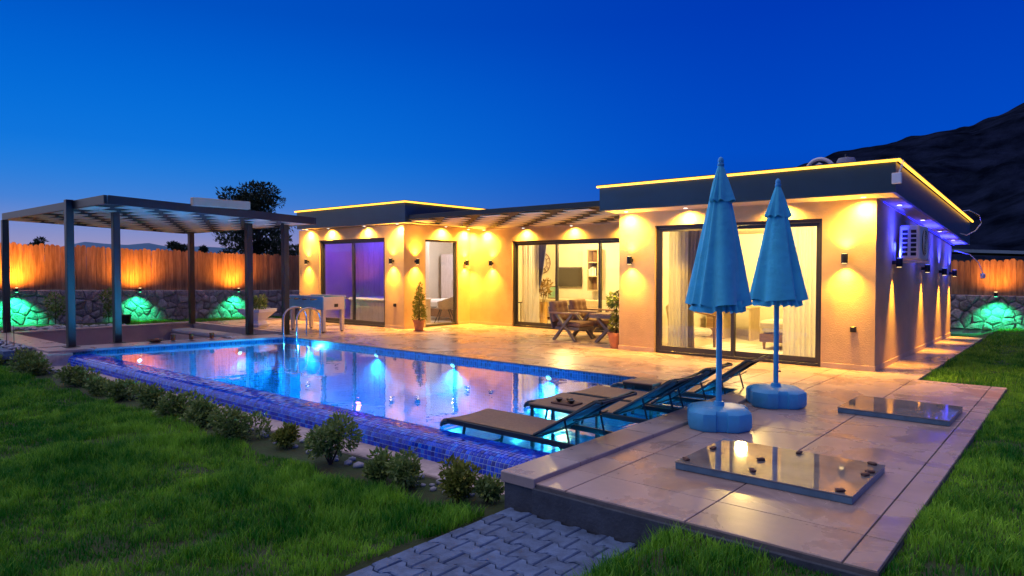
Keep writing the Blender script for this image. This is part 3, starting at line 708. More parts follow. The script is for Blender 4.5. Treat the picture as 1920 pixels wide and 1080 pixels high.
# plinths
vb('plinth', MT['plinth'], (RX0-.012, RY-.014, .001), (RD[0]-.01, RY, .085), .003); vb('plinth', MT['plinth'], (RD[1]+.01, RY-.014, .001), (RX1+.014, RY, .085), .003)
vb('plinth', MT['plinth'], (RX1, RY+.002, .001), (RX1+.014, 19.38, .085), .003)
vb('plinth', MT['plinth'], (LX0, LY-.014, .001), (LD[0]-.01, LY, .08), .003); vb('plinth', MT['plinth'], (LD[1]+.01, LY-.014, .001), (LX1+.014, LY, .08), .003)
vb('plinth', MT['plinth'], (LX1, LY+.002, .001), (LX1+.014, SD[0]-.01, .08), .003); vb('plinth', MT['plinth'], (LX1, SD[1]+.01, .001), (LX1+.014, CY-.014, .08), .003)
vb('plinth', MT['plinth'], (LX1+.016, CY-.014, .001), (CD[0]-.01, CY, .08), .003)
# roofs: slab with a dark fascia, pale soffit and a strip of amber leds along the top edge
def roof(x0, x1, y0, y1, zt0, zt1, zb0, zb1, led_sides):
    def q(x, y, top): 
        k = (y-y0)/(y1-y0); return (x, y, (zt0+(zt1-zt0)*k) if top else (zb0+(zb1-zb0)*k))
    th = .05
    r = MB()   # fascia: three hollow boards
    for (xa, xb, ya, yb) in ((x0, x1, y0, y0+th), (x0, x0+th, y0+th, y1), (x1-th, x1, y0+th, y1)):
        v = [q(xa,ya,0),q(xb,ya,0),q(xb,yb,0),q(xa,yb,0),q(xa,ya,1),q(xb,ya,1),q(xb,yb,1),q(xa,yb,1)]
        r = MB().add(v, [(0,3,2,1),(4,5,6,7),(0,1,5,4),(1,2,6,5),(2,3,7,6),(3,0,4,7)]); r.build('fascia', MT['fascia'], villa, world=True)
    v = [q(x0+th,y0+th,0),q(x1-th,y0+th,0),q(x1-th,y1,0),q(x0+th,y1,0)]
    z = .03
    s_ = MB().add([(a,b,c+.005) for a,b,c in v]+[(a,b,c+z) for a,b,c in v], [(0,3,2,1),(4,5,6,7),(0,1,5,4),(1,2,6,5),(2,3,7,6),(3,0,4,7)]); s_.build('soffit', MT['soffit'], villa, world=True)
    v = [q(x0+th,y0+th,1),q(x1-th,y0+th,1),q(x1-th,y1,1),q(x0+th,y1,1)]
    s_ = MB().add([(a,b,c-.06) for a,b,c in v]+[(a,b,c-.09) for a,b,c in v], [(0,1,2,3),(7,6,5,4),(0,4,5,1),(1,5,6,2),(2,6,7,3),(3,7,4,0)]); s_.build('roof', MT['roof'], villa, world=True)
    e = .020
    for sd in led_sides:
        if sd == 'f': P = [q(x0-.03,y0-.05,1), q(x1+.05,y0-.05,1)]; Q = [q(x0-.03,y0-.035,1), q(x1+.07,y0-.035,1)]
        else: P = [q(x1+.05,y0-.05,1), q(x1+.05,y1,1)]; Q = [q(x1+.035,y0-.001,1), q(x1+.035,y1,1)]
        P = [(a,b,c+.012) for a,b,c in P]
        MB().beam(*[(a,b,c+.041) for a,b,c in Q], .07, .012, .002).build('led_channel', MT['fascia'], villa, world=True)
        MB().tube(P, e, 8).build('led_strip', MT['led'], villa, world=True)
roof(-7.36, -2.22, 11.36, 19.5, 3.19, 2.72, 2.745, 2.19, 'fr')
roof(-18.62, -13.62, 11.82, 19.5, 3.34, 3.30, 2.82, 2.80, 'fr')
vb('roof', MT['roof'], (-13.6, CY+.0, 2.84), (-7.38, 19.4, 2.95))
# sliding doors: frame, sashes, panes
def sliding_x(y, x0, x1, z1, sashes, label=None, dep=.05):
    f = .055; fr = MB().box((x0,y+dep,.0),(x0+f,y+dep+.1,z1),.004).box((x1-f,y+dep,.0),(x1,y+dep+.1,z1),.004).box((x0+f,y+dep,z1-f),(x1-f,y+dep+.1,z1),.004).box((x0+f,y+dep,.0),(x1-f,y+dep+.1,.045),.004)
    d = fr.build('sliding_door', MT['anthracite'], villa, world=True)
    if label: d['label'] = label
    for (a, b, off) in sashes:
        s_ = .062; yy = y+dep+.012+off; z0, z2 = .047, z1-f-.002
        m_ = MB().box((a,yy,z0),(a+s_,yy+.035,z2),.003).box((b-s_,yy,z0),(b,yy+.035,z2),.003).box((a+s_,yy,z2-s_),(b-s_,yy+.035,z2),.003).box((a+s_,yy,z0),(b-s_,yy+.035,z0+.09),.003)
        o = m_.build('sash', MT['anthracite'], d); o.location = -Vector(villa.location)
        m_ = MB().box((a+s_-.004,yy+.012,z0+.085),(b-s_+.004,yy+.018,z2-s_+.004)); o = m_.build('pane', MT['glass'], d); o.location = -Vector(villa.location)
    return d
sliding_x(RY, RD[0], RD[1], RD[3], [(RD[0]+.056,-4.86,0),(-4.92,RD[1]-.056,.045)], 'two-panel dark sliding door of the bright yellow bedroom')
sliding_x(LY, LD[0], LD[1], LD[3], [(LD[0]+.056,-16.27,.045),(-16.33,LD[1]-.056,0)], 'two-panel dark sliding door glowing purple')
sliding_x(CY, CD[0], CD[1], CD[3], [(CD[0]+.056,-10.86,.045),(-10.92,-9.5,0),(-9.56,CD[1]-.056,.045)], 'three-panel dark sliding door of the living room')
m_ = MB(); x = LX1-.05-.1
m_.box((x,SD[0],0),(x+.1,SD[0]+.055,SD[3]),.004).box((x,SD[1]-.055,0),(x+.1,SD[1],SD[3]),.004).box((x,SD[0]+.055,SD[3]-.055),(x+.1,SD[1]-.055,SD[3]),.004).box((x,SD[0]+.055,0),(x+.1,SD[1]-.055,.06),.004)
d = m_.build('glass_door', MT['anthracite'], villa, world=True)
o = MB().box((x+.05,SD[0]+.05,.055),(x+.056,SD[1]-.05,SD[3]-.05)).build('pane', MT['glass'], d); o.location = -Vector(villa.location)
# interior shells
def room(x0, x1, y0, y1, zc, skip=''):
    if 'l' not in skip: vb('room_wall', MT['room'], (x0-.05,y0,.012),(x0,y1,zc))
    if 'r' not in skip: vb('room_wall', MT['room'], (x1,y0,.012),(x1+.05,y1,zc))
    if 'b' not in skip: vb('room_wall', MT['room'], (x0-.05,y1+.002,.012),(x1+.05,y1+.06,zc))
    vb('room_ceiling', MT['room'], (x0,y0,zc),(x1,y1,zc+.04)); vb('room_floor', MT['roomfloor'], (x0-.05,y0,-.03),(x1+.05,y1,.012))
room(RX0+.21, RX1-.24, RY+WT+.002, 16.0, 2.56)
room(-13.95, -7.4, CY+WT+.002, 17.6, 2.62)
room(LX0+WT+.06, -14.35, LY+WT+.002, 14.0, 2.64, 'rb')
vb('room_wall', MT['room'], (LX0+WT, 14.002, .012), (-15.22, 14.06, 2.64))
vb('room_wall', MT['room'], (LX1-WT-.13, LY+WT+.002, .012), (LX1-WT-.08, 12.78, 2.64))
room(-17.6, LX1-WT-.06, 14.12, 17.4, 2.64, 'r')
vb('room_floor', MT['roomfloor'], (-15.4, 12.8, -.03), (LX1-.2, 14.1, .013)); vb('room_ceiling', MT['room'], (-14.34, 12.3, 2.64), (LX1-.2, 14.1, 2.68))
MB().add([(-15.2,14.06,.012),(-14.36,12.82,.012),(-14.31,12.84,.012),(-15.14,14.08,.012),(-15.2,14.06,2.63),(-14.36,12.82,2.63),(-14.31,12.84,2.63),(-15.14,14.08,2.63)], [(0,3,2,1),(4,5,6,7),(0,1,5,4),(1,2,6,5),(2,3,7,6),(3,0,4,7)]).build('room_wall', MT['room'], villa, world=True)
# ceiling lamps inside
def ceiling_lamp(x, y, z, col, w, label, bulb):
    t = thing('ceiling_lamp', label, 'lamp', (x, y, z), 0, 'ceiling lamps inside the villa')
    MB().lathe([(.16,-.03),(.17,-.01),(.17,.0)], n=20).build('housing', MT['white_metal'], t); MB().lathe([(.13,-.045),(.155,-.031),(.155,-.0305)], n=20).build('diffuser', MT[bulb], t)
    lamp('POINT', t, (0,0,-.18), col, w, .12)
ceiling_lamp(-5.7, 14.4, 2.555, (1.0,.66,.20), 300, 'round ceiling lamp on the tv side of the yellow bedroom', 'bulb_warm')
ceiling_lamp(-3.9, 13.4, 2.555, (1.0,.66,.20), 240, 'round ceiling lamp near the curtain end of the yellow bedroom', 'bulb_warm')
ceiling_lamp(-11.6, 16.0, 2.615, (1.0,.68,.24), 300, 'round ceiling lamp by the wall clock of the living room', 'bulb_warm')
ceiling_lamp(-9.2, 16.2, 2.615, (1.0,.68,.24), 280, 'round ceiling lamp by the inner door of the living room', 'bulb_warm')
ceiling_lamp(-15.3, 15.4, 2.635, (1.0,.86,.88), 200, 'round ceiling lamp of the bedroom behind the narrow glass door', 'bulb_white')
ceiling_lamp(-17.4, 13.1, 2.635, (.11,.03,1.0), 46, 'purple ceiling lamp of the hot tub room', 'bulb_blue')
ceiling_lamp(-15.6, 12.9, 2.635, (.20,.07,1.0), 16, 'dim purple ceiling lamp above the pillow of the hot tub', 'bulb_blue')

# ================================================================== wall lamps (up and down) and soffit downlights
def wall_lamp(p, nrm, label, up=(WARM, 230), down=(WARM, 330), rad=.05, us=118, ds=118):
    t = thing('wall_lamp', label, 'lamp', p, 0, 'up and down wall lamps on the villa'); n_ = Vector(nrm); q = n_*.105
    MB().lathe([(rad*.97,-.075),(rad,-.07),(rad,.07),(rad*.97,.075)], (q.x,q.y,0), 16).build('housing', MT['pergola'], t, smooth=True)
    MB().beam((0,0,0), tuple(q), .05, .06).build('bracket', MT['pergola'], t)
    for s_, (c, w) in ((1, up), (-1, down)):
        bulb = 'bulb_blue' if c[2] > .5 else 'bulb_warm'
        z = sorted((s_*.0755, s_*.078)); MB().tube([(q.x,q.y,z[0]),(q.x,q.y,z[1])], rad*.72, 12).build('lens', MT[bulb], t)
        lamp('SPOT', t, (q.x,q.y,s_*.085), c, w, .04, us if s_ > 0 else ds, 1.0, (-n_.x*.03, -n_.y*.03, s_))
F = (0,-1,0); SDR = (1,0,0)
wall_lamp((-6.91, RY, 1.78), F, 'cylindrical wall lamp beside the bedroom sliding door, nearer the dining set')
wall_lamp((-3.0, RY, 1.78), F, 'cylindrical wall lamp between the bedroom sliding door and the villa corner')
wall_lamp((-18.42, LY, 1.83), F, 'cylindrical wall lamp between the pergola and the purple door')
wall_lamp((-14.42, LY, 1.82), F, 'cylindrical wall lamp beside the purple door, next to the potted topiary corner')
wall_lamp((LX1, 12.5, 1.81), SDR, 'cylindrical wall lamp above the potted topiary')
wall_lamp((LX1, 14.42, 1.78), SDR, 'cylindrical wall lamp between the narrow glass door and the inner corner')
wall_lamp((-13.1, CY, 1.77), F, 'cylindrical wall lamp between the inner corner and the living room door')
BLUE = (.02, .03, 1.0)
for y, z, lb in ((13.0, 1.72, 'dark wall lamp nearest the front corner of the side wall'), (15.6, 1.62, 'dark wall lamp just below the air conditioner'), (17.65, 1.55, 'dark wall lamp third from the front of the side wall'), (19.1, 1.51, 'dark wall lamp at the far end of the side wall')):
    wall_lamp((RX1, y, z), SDR, lb, up=(BLUE, 320), down=(WARM, 520), us=100, ds=52)
def downlight(p, label, col=SOFT, w=330, sp=150, aim=(0,0,-1)):
    t = thing('downlight', label, 'lamp', p, 0, 'recessed downlights in the eaves')
    MB().lathe([(.045,-.012),(.05,-.006),(.05,.004)], n=16).build('trim', MT['white_metal'], t); MB().lathe([(.034,-.0135),(.036,-.0125),(.036,-.012)], n=14).build('lens', MT['bulb_white'], t)
    lamp('SPOT', t, (0,0,-.03), col, w, .035, sp, 1.0, aim)
LT = (0,.18,-1)
for x, lb in ((-6.95,'at the dining set end of the bedroom wall'), (-5.7,'above the first panel of the bedroom sliding door'), (-4.0,'above the second panel of the bedroom sliding door'), (-2.72,'at the front corner beside the side wall')):
    downlight((x, RY-.17, 2.735), 'recessed eaves downlight '+lb, aim=LT)
for x, lb in ((-18.3,'by the pergola end of the purple door wall'), (-17.2,'above the darker left panel of the purple door'), (-15.5,'above the right panel of the purple door'), (-14.1,'at the corner by the potted topiary')):
    downlight((x, LY-.14, 2.81), 'recessed eaves downlight '+lb, aim=LT)
downlight((LX1+.17, 13.5, 2.80), 'recessed downlight above the narrow glass door', aim=(-.18,0,-1))
downlight((LX1+.15, 14.42, 2.76), 'recessed downlight just left of the inner corner', aim=(-.18,0,-1), w=330)
for x, lb, w_ in ((-13.3,'just right of the inner corner',330), (-11.85,'above the first panel of the living room door',260), (-10.25,'above the middle panel of the living room door',260), (-8.7,'above the last panel of the living room door',260)):
    downlight((x, CY-.15, 2.73), 'recessed downlight '+lb, aim=LT, w=w_)
for y, lb in ((12.6,'first'), (14.6,'second'), (16.5,'third'), (18.3,'fourth')):
    z = 2.745-(y-11.36)*.555/8.14
    downlight((RX1+.17, y, z), 'recessed side eaves downlight, %s from the front corner' % lb, col=(.85,.75,.9), w=10, sp=44, aim=(-.10,0,-1))
# blue led strips tucked under the side eaves, each an emitting bar
for i in range(4):
    y = 12.1+i*1.9; z = 2.745-(y-11.36)*.555/8.14
    z2 = 2.745-(y+1.6-11.36)*.555/8.14
    MB().beam((RX1+.045,y,z-.02), (RX1+.045,y+1.6,z2-.02), .02, .012).build('led_strip', MT['led_blue'], villa, world=True)
    lamp('AREA', villa, (RX1+.28+8, y+.8-14, (z+z2)/2-.03), BLUE, 14, shape=(.04,1.5), aim=(-.9,0,.1))
# sockets on the walls
for (x, y, z, lb) in ((-2.88, RY, .65, 'small black socket box low on the wall near the villa corner'), (-14.36, LY, .63, 'small black socket box low on the wall beside the purple door')):
    t = thing('wall_socket', lb, 'socket', (x, y, z), 0, 'outdoor wall sockets')
    MB().box((-.045,-.03,-.045),(.045,0,.045),.006).build('box', MT['black'], t); MB().box((-.038,-.045,-.03),(.038,-.031,.035),.004).build('lid', MT['black'], t)

# ================================================================== canopy between the two blocks and the pergola: checkered boards under a dark sheet
def board_roof(t, x0, x1, yf, yb, zf, zb, pitch, blen, gap, shift, off, bt=.018):
    n_ = int((yb-yf)/pitch); ang = math.atan2(zb-zf, yb-yf)
    me_cache = {}
    for r in range(n_):
        y = yf+(r+.5)*(yb-yf)/n_; z = zf+(zb-zf)*(y-yf)/(yb-yf); x = x0-((r*shift) % (blen+gap))
        while x < x1:
            a, b = max(x, x0), min(x+blen, x1)
            if b-a > .1:
                key = round(b-a, 2)
                if key not in me_cache: me_cache[key] = MB().box((-key/2,-pitch*.485,-bt),(key/2,pitch*.485,0),.003).mesh('board', MT['slat'])
                o = link('board', me_cache[key], t, ((a+b)/2-off[0], y-off[1], z-off[2]), (ang,0,0))
            x += blen+gap
def sheet(t, x0, x1, yf, yb, zf, zb, name, mt, up=.06, th=.015):
    MB().add([(x0,yf,zf+up),(x1,yf,zf+up),(x1,yb,zb+up),(x0,yb,zb+up),(x0,yf,zf+up+th),(x1,yf,zf+up+th),(x1,yb,zb+up+th),(x0,yb,zb+up+th)], [(0,3,2,1),(4,5,6,7),(0,1,5,4),(1,2,6,5),(2,3,7,6),(3,0,4,7)]).build(name, mt, t, world=True)
can = thing('canopy', 'checkered board canopy over the recessed living room terrace', 'canopy', (-10.6, 13.2, 2.8))
cx0, cx1 = -13.58, -7.4
board_roof(can, cx0, cx1, 11.97, CY-.02, 2.875, 2.775, .30, .66, .56, .40, (-10.6,13.2,2.8))
sheet(can, cx0, cx1, 11.96, CY-.01, 2.875, 2.775, 'roof_sheet', mat('canopy_sheet', (.045,.028,.016), .8, var=.2, scale=5), .02)
MB().beam((cx0,11.93,2.95),(cx1,11.93,2.95),.06,.12,.004).build('beam', MT['pergola'], can, world=True)
for x in (-12.4, -11.1, -9.8, -8.5):
    MB().beam((x,11.97,2.898),(x,CY-.02,2.798),.05,.018).build('rafter', MT['pergola'], can, world=True)
MB().beam((cx0,CY-.06,2.745),(cx1,CY-.06,2.745),.05,.05,.003).build('wall_plate', MT['plinth'], can, world=True)

per = thing('pergola', 'dark steel pergola with checkered board roof beside the pool', 'pergola', (-17.4, 7.2, 0))
px0, px1, pyf, pyb = -21.1, -14.3, 4.98, 9.58
zf, zb = 2.93, 2.76
board_roof(per, px0+.06, px1-.06, pyf+.06, pyb-.06, zf-.06, zb-.06, .34, .86, .80, .62, (-17.4,7.2,0))
sheet(per, px0+.06, px1-.06, pyf+.06, pyb-.06, zf-.06, zb-.06, 'roof_sheet', MT['slat_dark'], .016)
for (a, b) in (((px0,pyf,zf),(px1,pyf,zf)), ((px0,pyb,zb),(px1,pyb,zb)), ((px0,pyf+.04,zf),(px0,pyb-.04,zb)), ((px1,pyf+.04,zf),(px1,pyb-.04,zb))):
    MB().beam(a, b, .06, .17, .004).build('beam', MT['pergola'], per, world=True)
for i in range(1, 5):
    x = px0+(px1-px0)*i/5; MB().beam((x,pyf+.04,zf-.028),(x,pyb-.04,zb-.028),.05,.028).build('rafter', MT['pergola'], per, world=True)
for (x, y, zt) in ((-16.05,4.90,3.03),(-16.22,5.84,zf-.09),(-20.19,9.3,zb-.06),(-15.66,8.61,zb-.02),(-15.1,9.25,zb-.04),(-20.98,4.98,zf-.09)):
    p = MB().box((x-.07,y-.07,.004),(x+.07,y+.07,zt),.006).build('post', MT['pergola'], per, world=True)
    o = MB().box((x-.13,y-.13,.001),(x+.13,y+.13,.012),.003).build('base_plate', MT['pergola'], p); o.location = -Vector(per.location)
t = thing('awning_box', 'long pale metal box lying on the pergola roof edge', 'box', (-14.2, 7.2, zf-.055))
MB().box((-.10,-.62,.045),(.04,.64,.215),.008,).build('body', MT['orange_lit_metal'], t)
MB().box((.041,-.60,.055),(.046,.62,.205),.003).build('panel', MT['orange_lit_metal'], t)
# ================================================================== parasols
def parasol(loc, label, rz, top):
    t = thing('parasol', label, 'parasol', loc, rz, 'closed parasols on the terrace')
    # weight: low white tank with cut corners and a moulded notch on each side
    a, b, h = .305, .17, .215
    def oct_(s_, nk):
        P = [(-a,-b),(-b,-a),(-.05,-a),(-.04,-a+nk),(.06,-a+nk),(.07,-a),(b,-a),(a,-b),(a,-.05),(a-nk,-.04),(a-nk,.06),(a,.07),(a,b),(b,a),(.07,a),(.06,a-nk),(-.04,a-nk),(-.05,a),(-b,a),(-a,b),(-a,.07),(-a+nk,.06),(-a+nk,-.04),(-a,-.05)]
        return [(x*s_, y*s_) for x, y in P]
    lv = [(.94,.004,.022),(1.0,.04,.026),(1.0,.15,.026),(.985,.178,.022),(.88,.205,.012),(.5,.222,.0)]
    m_ = MB(); n_ = 24; vs = []
    for s_, z, nk in lv: vs += [(x, y, z) for x, y in oct_(s_, nk)]
    fs = [(i*n_+j, i*n_+(j+1) % n_, (i+1)*n_+(j+1) % n_, (i+1)*n_+j) for i in range(len(lv)-1) for j in range(n_)] + [tuple(range(n_))[::-1], tuple(range((len(lv)-1)*n_, len(lv)*n_))]
    m_.add(vs, fs); base = m_.build('weight', MT['base_plastic'], t, smooth=True)
    MB().lathe([(.06,.222),(.055,.24),(.05,.262),(.036,.265)], n=20).build('collar', MT['base_plastic'], base, smooth=True)
    MB().lathe([(.029,.2),(.029,1.30)], n=16).build('pole', MT['base_plastic'], t, smooth=True)
    MB().tube([(.0,0,.40),(.055,0,.40)], .010, 8).build('locking_pin', MT['black'], t)
    # cloth: hangs in folds, a short valance at the hem, a small cap tier on top
    def folds(nz, z0, z1, r0, r1, k, seed, hem):
        r_ = random.Random(seed); nn = 144; ph = [r_.uniform(0,6.28) for _ in range(6)]; vs = []
        for i in range(nz+1):
            u = i/nz; z = z0+(z1-z0)*u; rr = r0+(r1-r0)*u**.86
            for j in range(nn):
                a0 = 2*math.pi*j/nn; an = a0+.30*math.sin(2*a0+ph[1])+.16*math.sin(3*a0+ph[4]); am = (.05+.17*u)*(.75+.5*math.sin(a0*1.0+ph[5])**2)
                w_ = math.sin(k*an+ph[0]+.5*math.sin(2*u+ph[1]))*am + math.sin((k+3)*an+ph[2]-.8*u)*am*.40 + math.sin(2*an+ph[3])*.05 + math.sin(3*an+ph[5]+1.2*u)*(.03+.07*u) + math.sin((2*k+1)*an+ph[4])*am*.16
                q = rr*(1+w_*.62); dz = hem*math.sin(k*an+ph[0])*u**6
                vs.append((q*math.cos(a0), q*math.sin(a0), z+dz))
        return MB().add(vs, [(i*nn+j, (i+1)*nn+j, (i+1)*nn+(j+1) % nn, i*nn+(j+1) % nn) for i in range(nz) for j in range(nn)])
    sd = int(loc[1]*100)
    cz = top-.09
    c_ = folds(40, cz-.06, 1.25, .035, .285, 7, sd, .016).build('canopy', MT['canopy'], t, smooth='all')
    v_ = folds(3, 1.30, 1.185, .245, .25, 14, sd+5, .014).build('valance', MT['canopy'], c_, smooth='all')
    folds(12, cz, cz-.36, .026, .135, 8, sd+9, .012).build('cap_tier', MT['canopy'], t, smooth='all')
    MB().lathe([(.022,cz-.02),(.034,cz+.0),(.034,cz+.02),(.026,cz+.028),(.030,cz+.045),(.026,cz+.07),(.012,cz+.088),(.002,cz+.092)], n=18).build('finial', MT['base_plastic'], t, smooth=True)
    return t
parasol((-2.89, 6.70, 0), 'closed pale blue parasol nearer the glass floor panel, the taller one', R(28), 2.75)
parasol((-2.84, 8.22, 0), 'closed pale blue parasol farther from the camera by the far pool corner', R(34), 2.68)

# ================================================================== sun loungers standing on the flooded shelf
def lounger(loc, label, back, seed):
    t = thing('sun_lounger', label, 'sun lounger', loc, 0, 'sun loungers on the pool shelf')
    Wd = .66; zt = .37; r = .018
    L1 = 1.26; L2 = .82; a = R(back)
    hx, hz = L1+L2*math.cos(a), zt+L2*math.sin(a)
    for sy in (0, Wd):
        MB().beam((.07,sy,zt-.012),(1.84,sy,zt-.025),.03,.055,.006).tube([(-.02,sy,zt-.08),(.0,sy,zt-.045),(.035,sy,zt-.018),(.09,sy,zt-.008)], [.018,.022,.024,.024], 8).build('side_rail', MT['dark_frame'], t, smooth=True)
        MB().tube([(.34,sy,zt-.01),(.30,sy,.16),(.26,sy,.0)], [r,r*.9,r*.9], 8).build('leg', MT['dark_frame'], t, smooth=True)
        MB().tube([(1.56,sy,zt-.01),(1.66,sy,.16),(1.74,sy,.0)], [r,r*.9,r*.9], 8).build('leg', MT['dark_frame'], t, smooth=True)
        yy = sy+(.03 if sy == 0 else -.03)
        MB().tube([(L1-.02,yy,zt+.01),(L1+L2*.5*math.cos(a),yy,zt+.01+L2*.5*math.sin(a)),(hx-.06*math.cos(a),yy,hz-.06*math.sin(a)),(hx,yy,hz+.0),(hx+.05,yy,hz-.005)], r*1.05, 8).build('back_rail', MT['dark_frame'], t, smooth=True)
        MB().tube([(L1+.40*math.cos(a),yy,zt+.40*math.sin(a)),(1.66,yy,zt-.03)], .011, 6).build('prop', MT['dark_frame'], t, smooth=True)
    for (p, q) in (((-.02,0,zt-.07),(-.02,Wd,zt-.07)), ((.27,0,.06),(.27,Wd,.06)), ((1.72,0,.06),(1.72,Wd,.06)), ((L1-.03,0,zt-.02),(L1-.03,Wd,zt-.02)), ((hx+.05,.03,hz-.005),(hx+.05,Wd-.03,hz-.005))):
        MB().tube([p, q], .014, 8).build('crossbar', MT['dark_frame'], t, smooth=True)
    def sling(path, y0, y1, name, sag, mt):
        nv = 6; vs = []; th = .006
        for k_ in (0, 1):
            for (x, z) in path:
                for j in range(nv+1): 
                    u = j/nv; vs.append((x, y0+(y1-y0)*u, z-sag*4*u*(1-u)-k_*th))
        n_ = len(path); o_ = n_*(nv+1); fs = []
        for i in range(n_-1):
            for j in range(nv):
                q = (i*(nv+1)+j, (i+1)*(nv+1)+j, (i+1)*(nv+1)+j+1, i*(nv+1)+j+1); fs.append(q); fs.append(tuple(o_+e for e in q[::-1]))
        MB().add(vs, fs).build(name, mt, t, smooth='all')
    sling([(-.015,zt-.03),(.02,zt+.0),(.08,zt+.018),(.4,zt+.018),(.8,zt+.016),(L1-.02,zt+.016)], .005, Wd-.005, 'seat_sling', .014, MT['sling'])
    sling([(L1,zt+.028)] + [(L1+L2*k_*math.cos(a), zt+.028+L2*k_*math.sin(a)) for k_ in (.25,.5,.75,.95)] + [(hx+.03,hz+.024)], .025, Wd-.025, 'back_sling', .016, MT['slingback'])
    MB().tube([(hx-.30*math.cos(a),.03,hz-.30*math.sin(a)-.05),(hx-.24*math.cos(a),Wd/2,hz-.24*math.sin(a)-.08),(hx-.30*math.cos(a),Wd-.03,hz-.30*math.sin(a)-.05)], .008, 6).build('cord', MT['dark_frame'], t, smooth=True)
    return t
ZS = -.37
lounger((-5.33, 5.14, ZS), 'brown sling sun lounger nearest the overflow edge', 31, 1)
lounger((-5.27, 6.50, ZS), 'brown sling sun lounger just behind the small table with the dark tray', 33, 2)
lounger((-5.22, 7.26, ZS), 'brown sling sun lounger third from the overflow edge', 36, 3)
lounger((-5.14, 8.27, ZS), 'brown sling sun lounger farthest from the overflow edge, by the far pool corner', 36, 4)
def side_table(loc, label, w, d, h):
    t = thing('side_table', label, 'table', loc, 0, 'side tables between the loungers')
    MB().box((0,0,h-.02),(w,d,h),.006).build('table_top', MT['sling'], t)
    for x in (.035, w-.035):
        for y in (.03, d-.03): MB().box((x-.018,y-.018,0),(x+.018,y+.018,h-.052),.003).build('leg', MT['dark_frame'], t)
    MB().box((.01,.01,h-.05),(w-.01,.03,h-.021)).box((.01,d-.03,h-.05),(w-.01,d-.01,h-.021)).box((.01,.031,h-.05),(.03,d-.031,h-.021)).box((w-.03,.031,h-.05),(w-.01,d-.031,h-.021)).build('apron', MT['dark_frame'], t)
side_table((-4.78, 5.94, ZS), 'small low table with a dark tray between the first two loungers', .68, .44, .49)
side_table((-4.80, 7.97, ZS), 'small low table near the far pool wall between loungers', .46, .26, .48)
tr = thing('tray', 'dark tray with small bowls on the lounger side table', 'tray', (-4.42, 6.17, ZS+.491))
MB().box((-.15,-.10,0),(.15,.10,.018),.005).build('tray_base', MT['brownstone'], tr)
for i, (x, y) in enumerate(((-.08,-.03),(.02,.03),(.09,-.04))): MB().lathe([(.02,.019),(.04,.05),(.042,.056),(.03,.05)], (x,y,0), 12).build('bowl', MT['black'], tr, smooth=True)

# ================================================================== glass panels in the terrace
def floor_panel(x0, x1, y0, y1, label):
    t = thing('floor_panel', label, 'glass panel', ((x0+x1)/2, (y0+y1)/2, 0), 0, 'glass panels lying on the terrace')
    w, d = (x1-x0)/2, (y1-y0)/2; e = .022
    MB().box((-w,-d,.002),(w,-d+e,.052),.003).box((-w,d-e,.002),(w,d,.052),.003).box((-w,-d+e,.002),(-w+e,d-e,.052),.003).box((w-e,-d+e,.002),(w,d-e,.052),.003).build('rim', MT['panelrim'], t)
    MB().box((-w-.004,-d-.004,.053),(w+.004,d+.004,.063),.002).build('pane', MT['panelglass'], t)
    MB().box((-w+e,-d+e,.002),(w-e,d-e,.006)).build('shaft_cover', MT['grout'], t)
floor_panel(-2.54, -1.22, 5.05, 6.02, 'large glass floor panel near the camera with small brown stones on it')
floor_panel(-2.15, -1.08, 8.22, 9.15, 'glass floor panel nearer the villa, bare of stones')
sp_ = [(-2.49,5.14,'at the corner nearest the pool'), (-2.46,5.60,'near the pool side edge by the parasol'), (-1.96,5.18,'midway along the front edge'), (-2.02,5.52,'in the middle of the glass'), (-1.85,5.93,'midway along the rear edge'), (-1.31,5.10,'at the front corner nearest the lawn'), (-1.27,5.62,'on the lawn side edge, front one of two'), (-1.26,5.72,'on the lawn side edge, rear one of two'), (-1.30,5.97,'at the rear corner nearest the lawn')]
for i, (x, y, lb) in enumerate(sp_):
    m_ = MB().box((-.032,-.02,0),(.032,.02,.020),.006)
    m_.v = [(a+rnd.uniform(-.004,.004), b+rnd.uniform(-.004,.004), c) for a, b, c in m_.v]
    o = m_.build('stone', MT['brownstone']); o.location = (x, y, .0635); o.rotation_euler = (0,0,rnd.uniform(0,3))
    tag(o, 'small brown stone on the glass panel, '+lb, 'stone', 'stones weighing down the glass panel')

# ================================================================== table football
ft = thing('football_table', 'table football game with pale cabinet and legs on the terrace', 'game table', (-15.45, 10.38, 0))
w, d = .76, .34
MB().box((-w,-d,.575),(w,-d+.025,.90),.004).build('side_panel', MT['foosside'], ft)
MB().box((-w,d-.025,.575),(w,d,.90),.004).build('side_panel', MT['foosside'], ft)
MB().box((-w,-d+.026,.575),(-w+.025,d-.026,.90),.004).build('end_panel', MT['foosend'], ft)
MB().box((w-.025,-d+.026,.575),(w,d-.026,.90),.004).build('end_panel', MT['foosend'], ft)
MB().box((-w+.026,-d+.026,.60),(w-.026,d-.026,.78)).build('playfield', mat('playfield', (.10,.30,.14), .5), ft)
MB().box((-w-.015,-d-.015,.901),(w+.015,-d+.03,.925),.004).box((-w-.015,d-.03,.901),(w+.015,d+.015,.925),.004).build('rail', MT['white_metal'], ft)
MB().box((w+.001,.0,.64),(w+.008,.11,.72)).build('ball_return', MT['black'], ft)
for sx in (-1,1):
    for sy in (-1,1):
        x, y = sx*(w-.07), sy*(d-.06)
        l_ = MB().box((x-.045,y-.045,.03),(x+.045,y+.045,.574),.006).build('leg', MT['foosend'], ft); MB().lathe([(.035,0),(.035,.02),(.02,.03)], (x,y,0), 12).build('foot', MT['black'], l_)
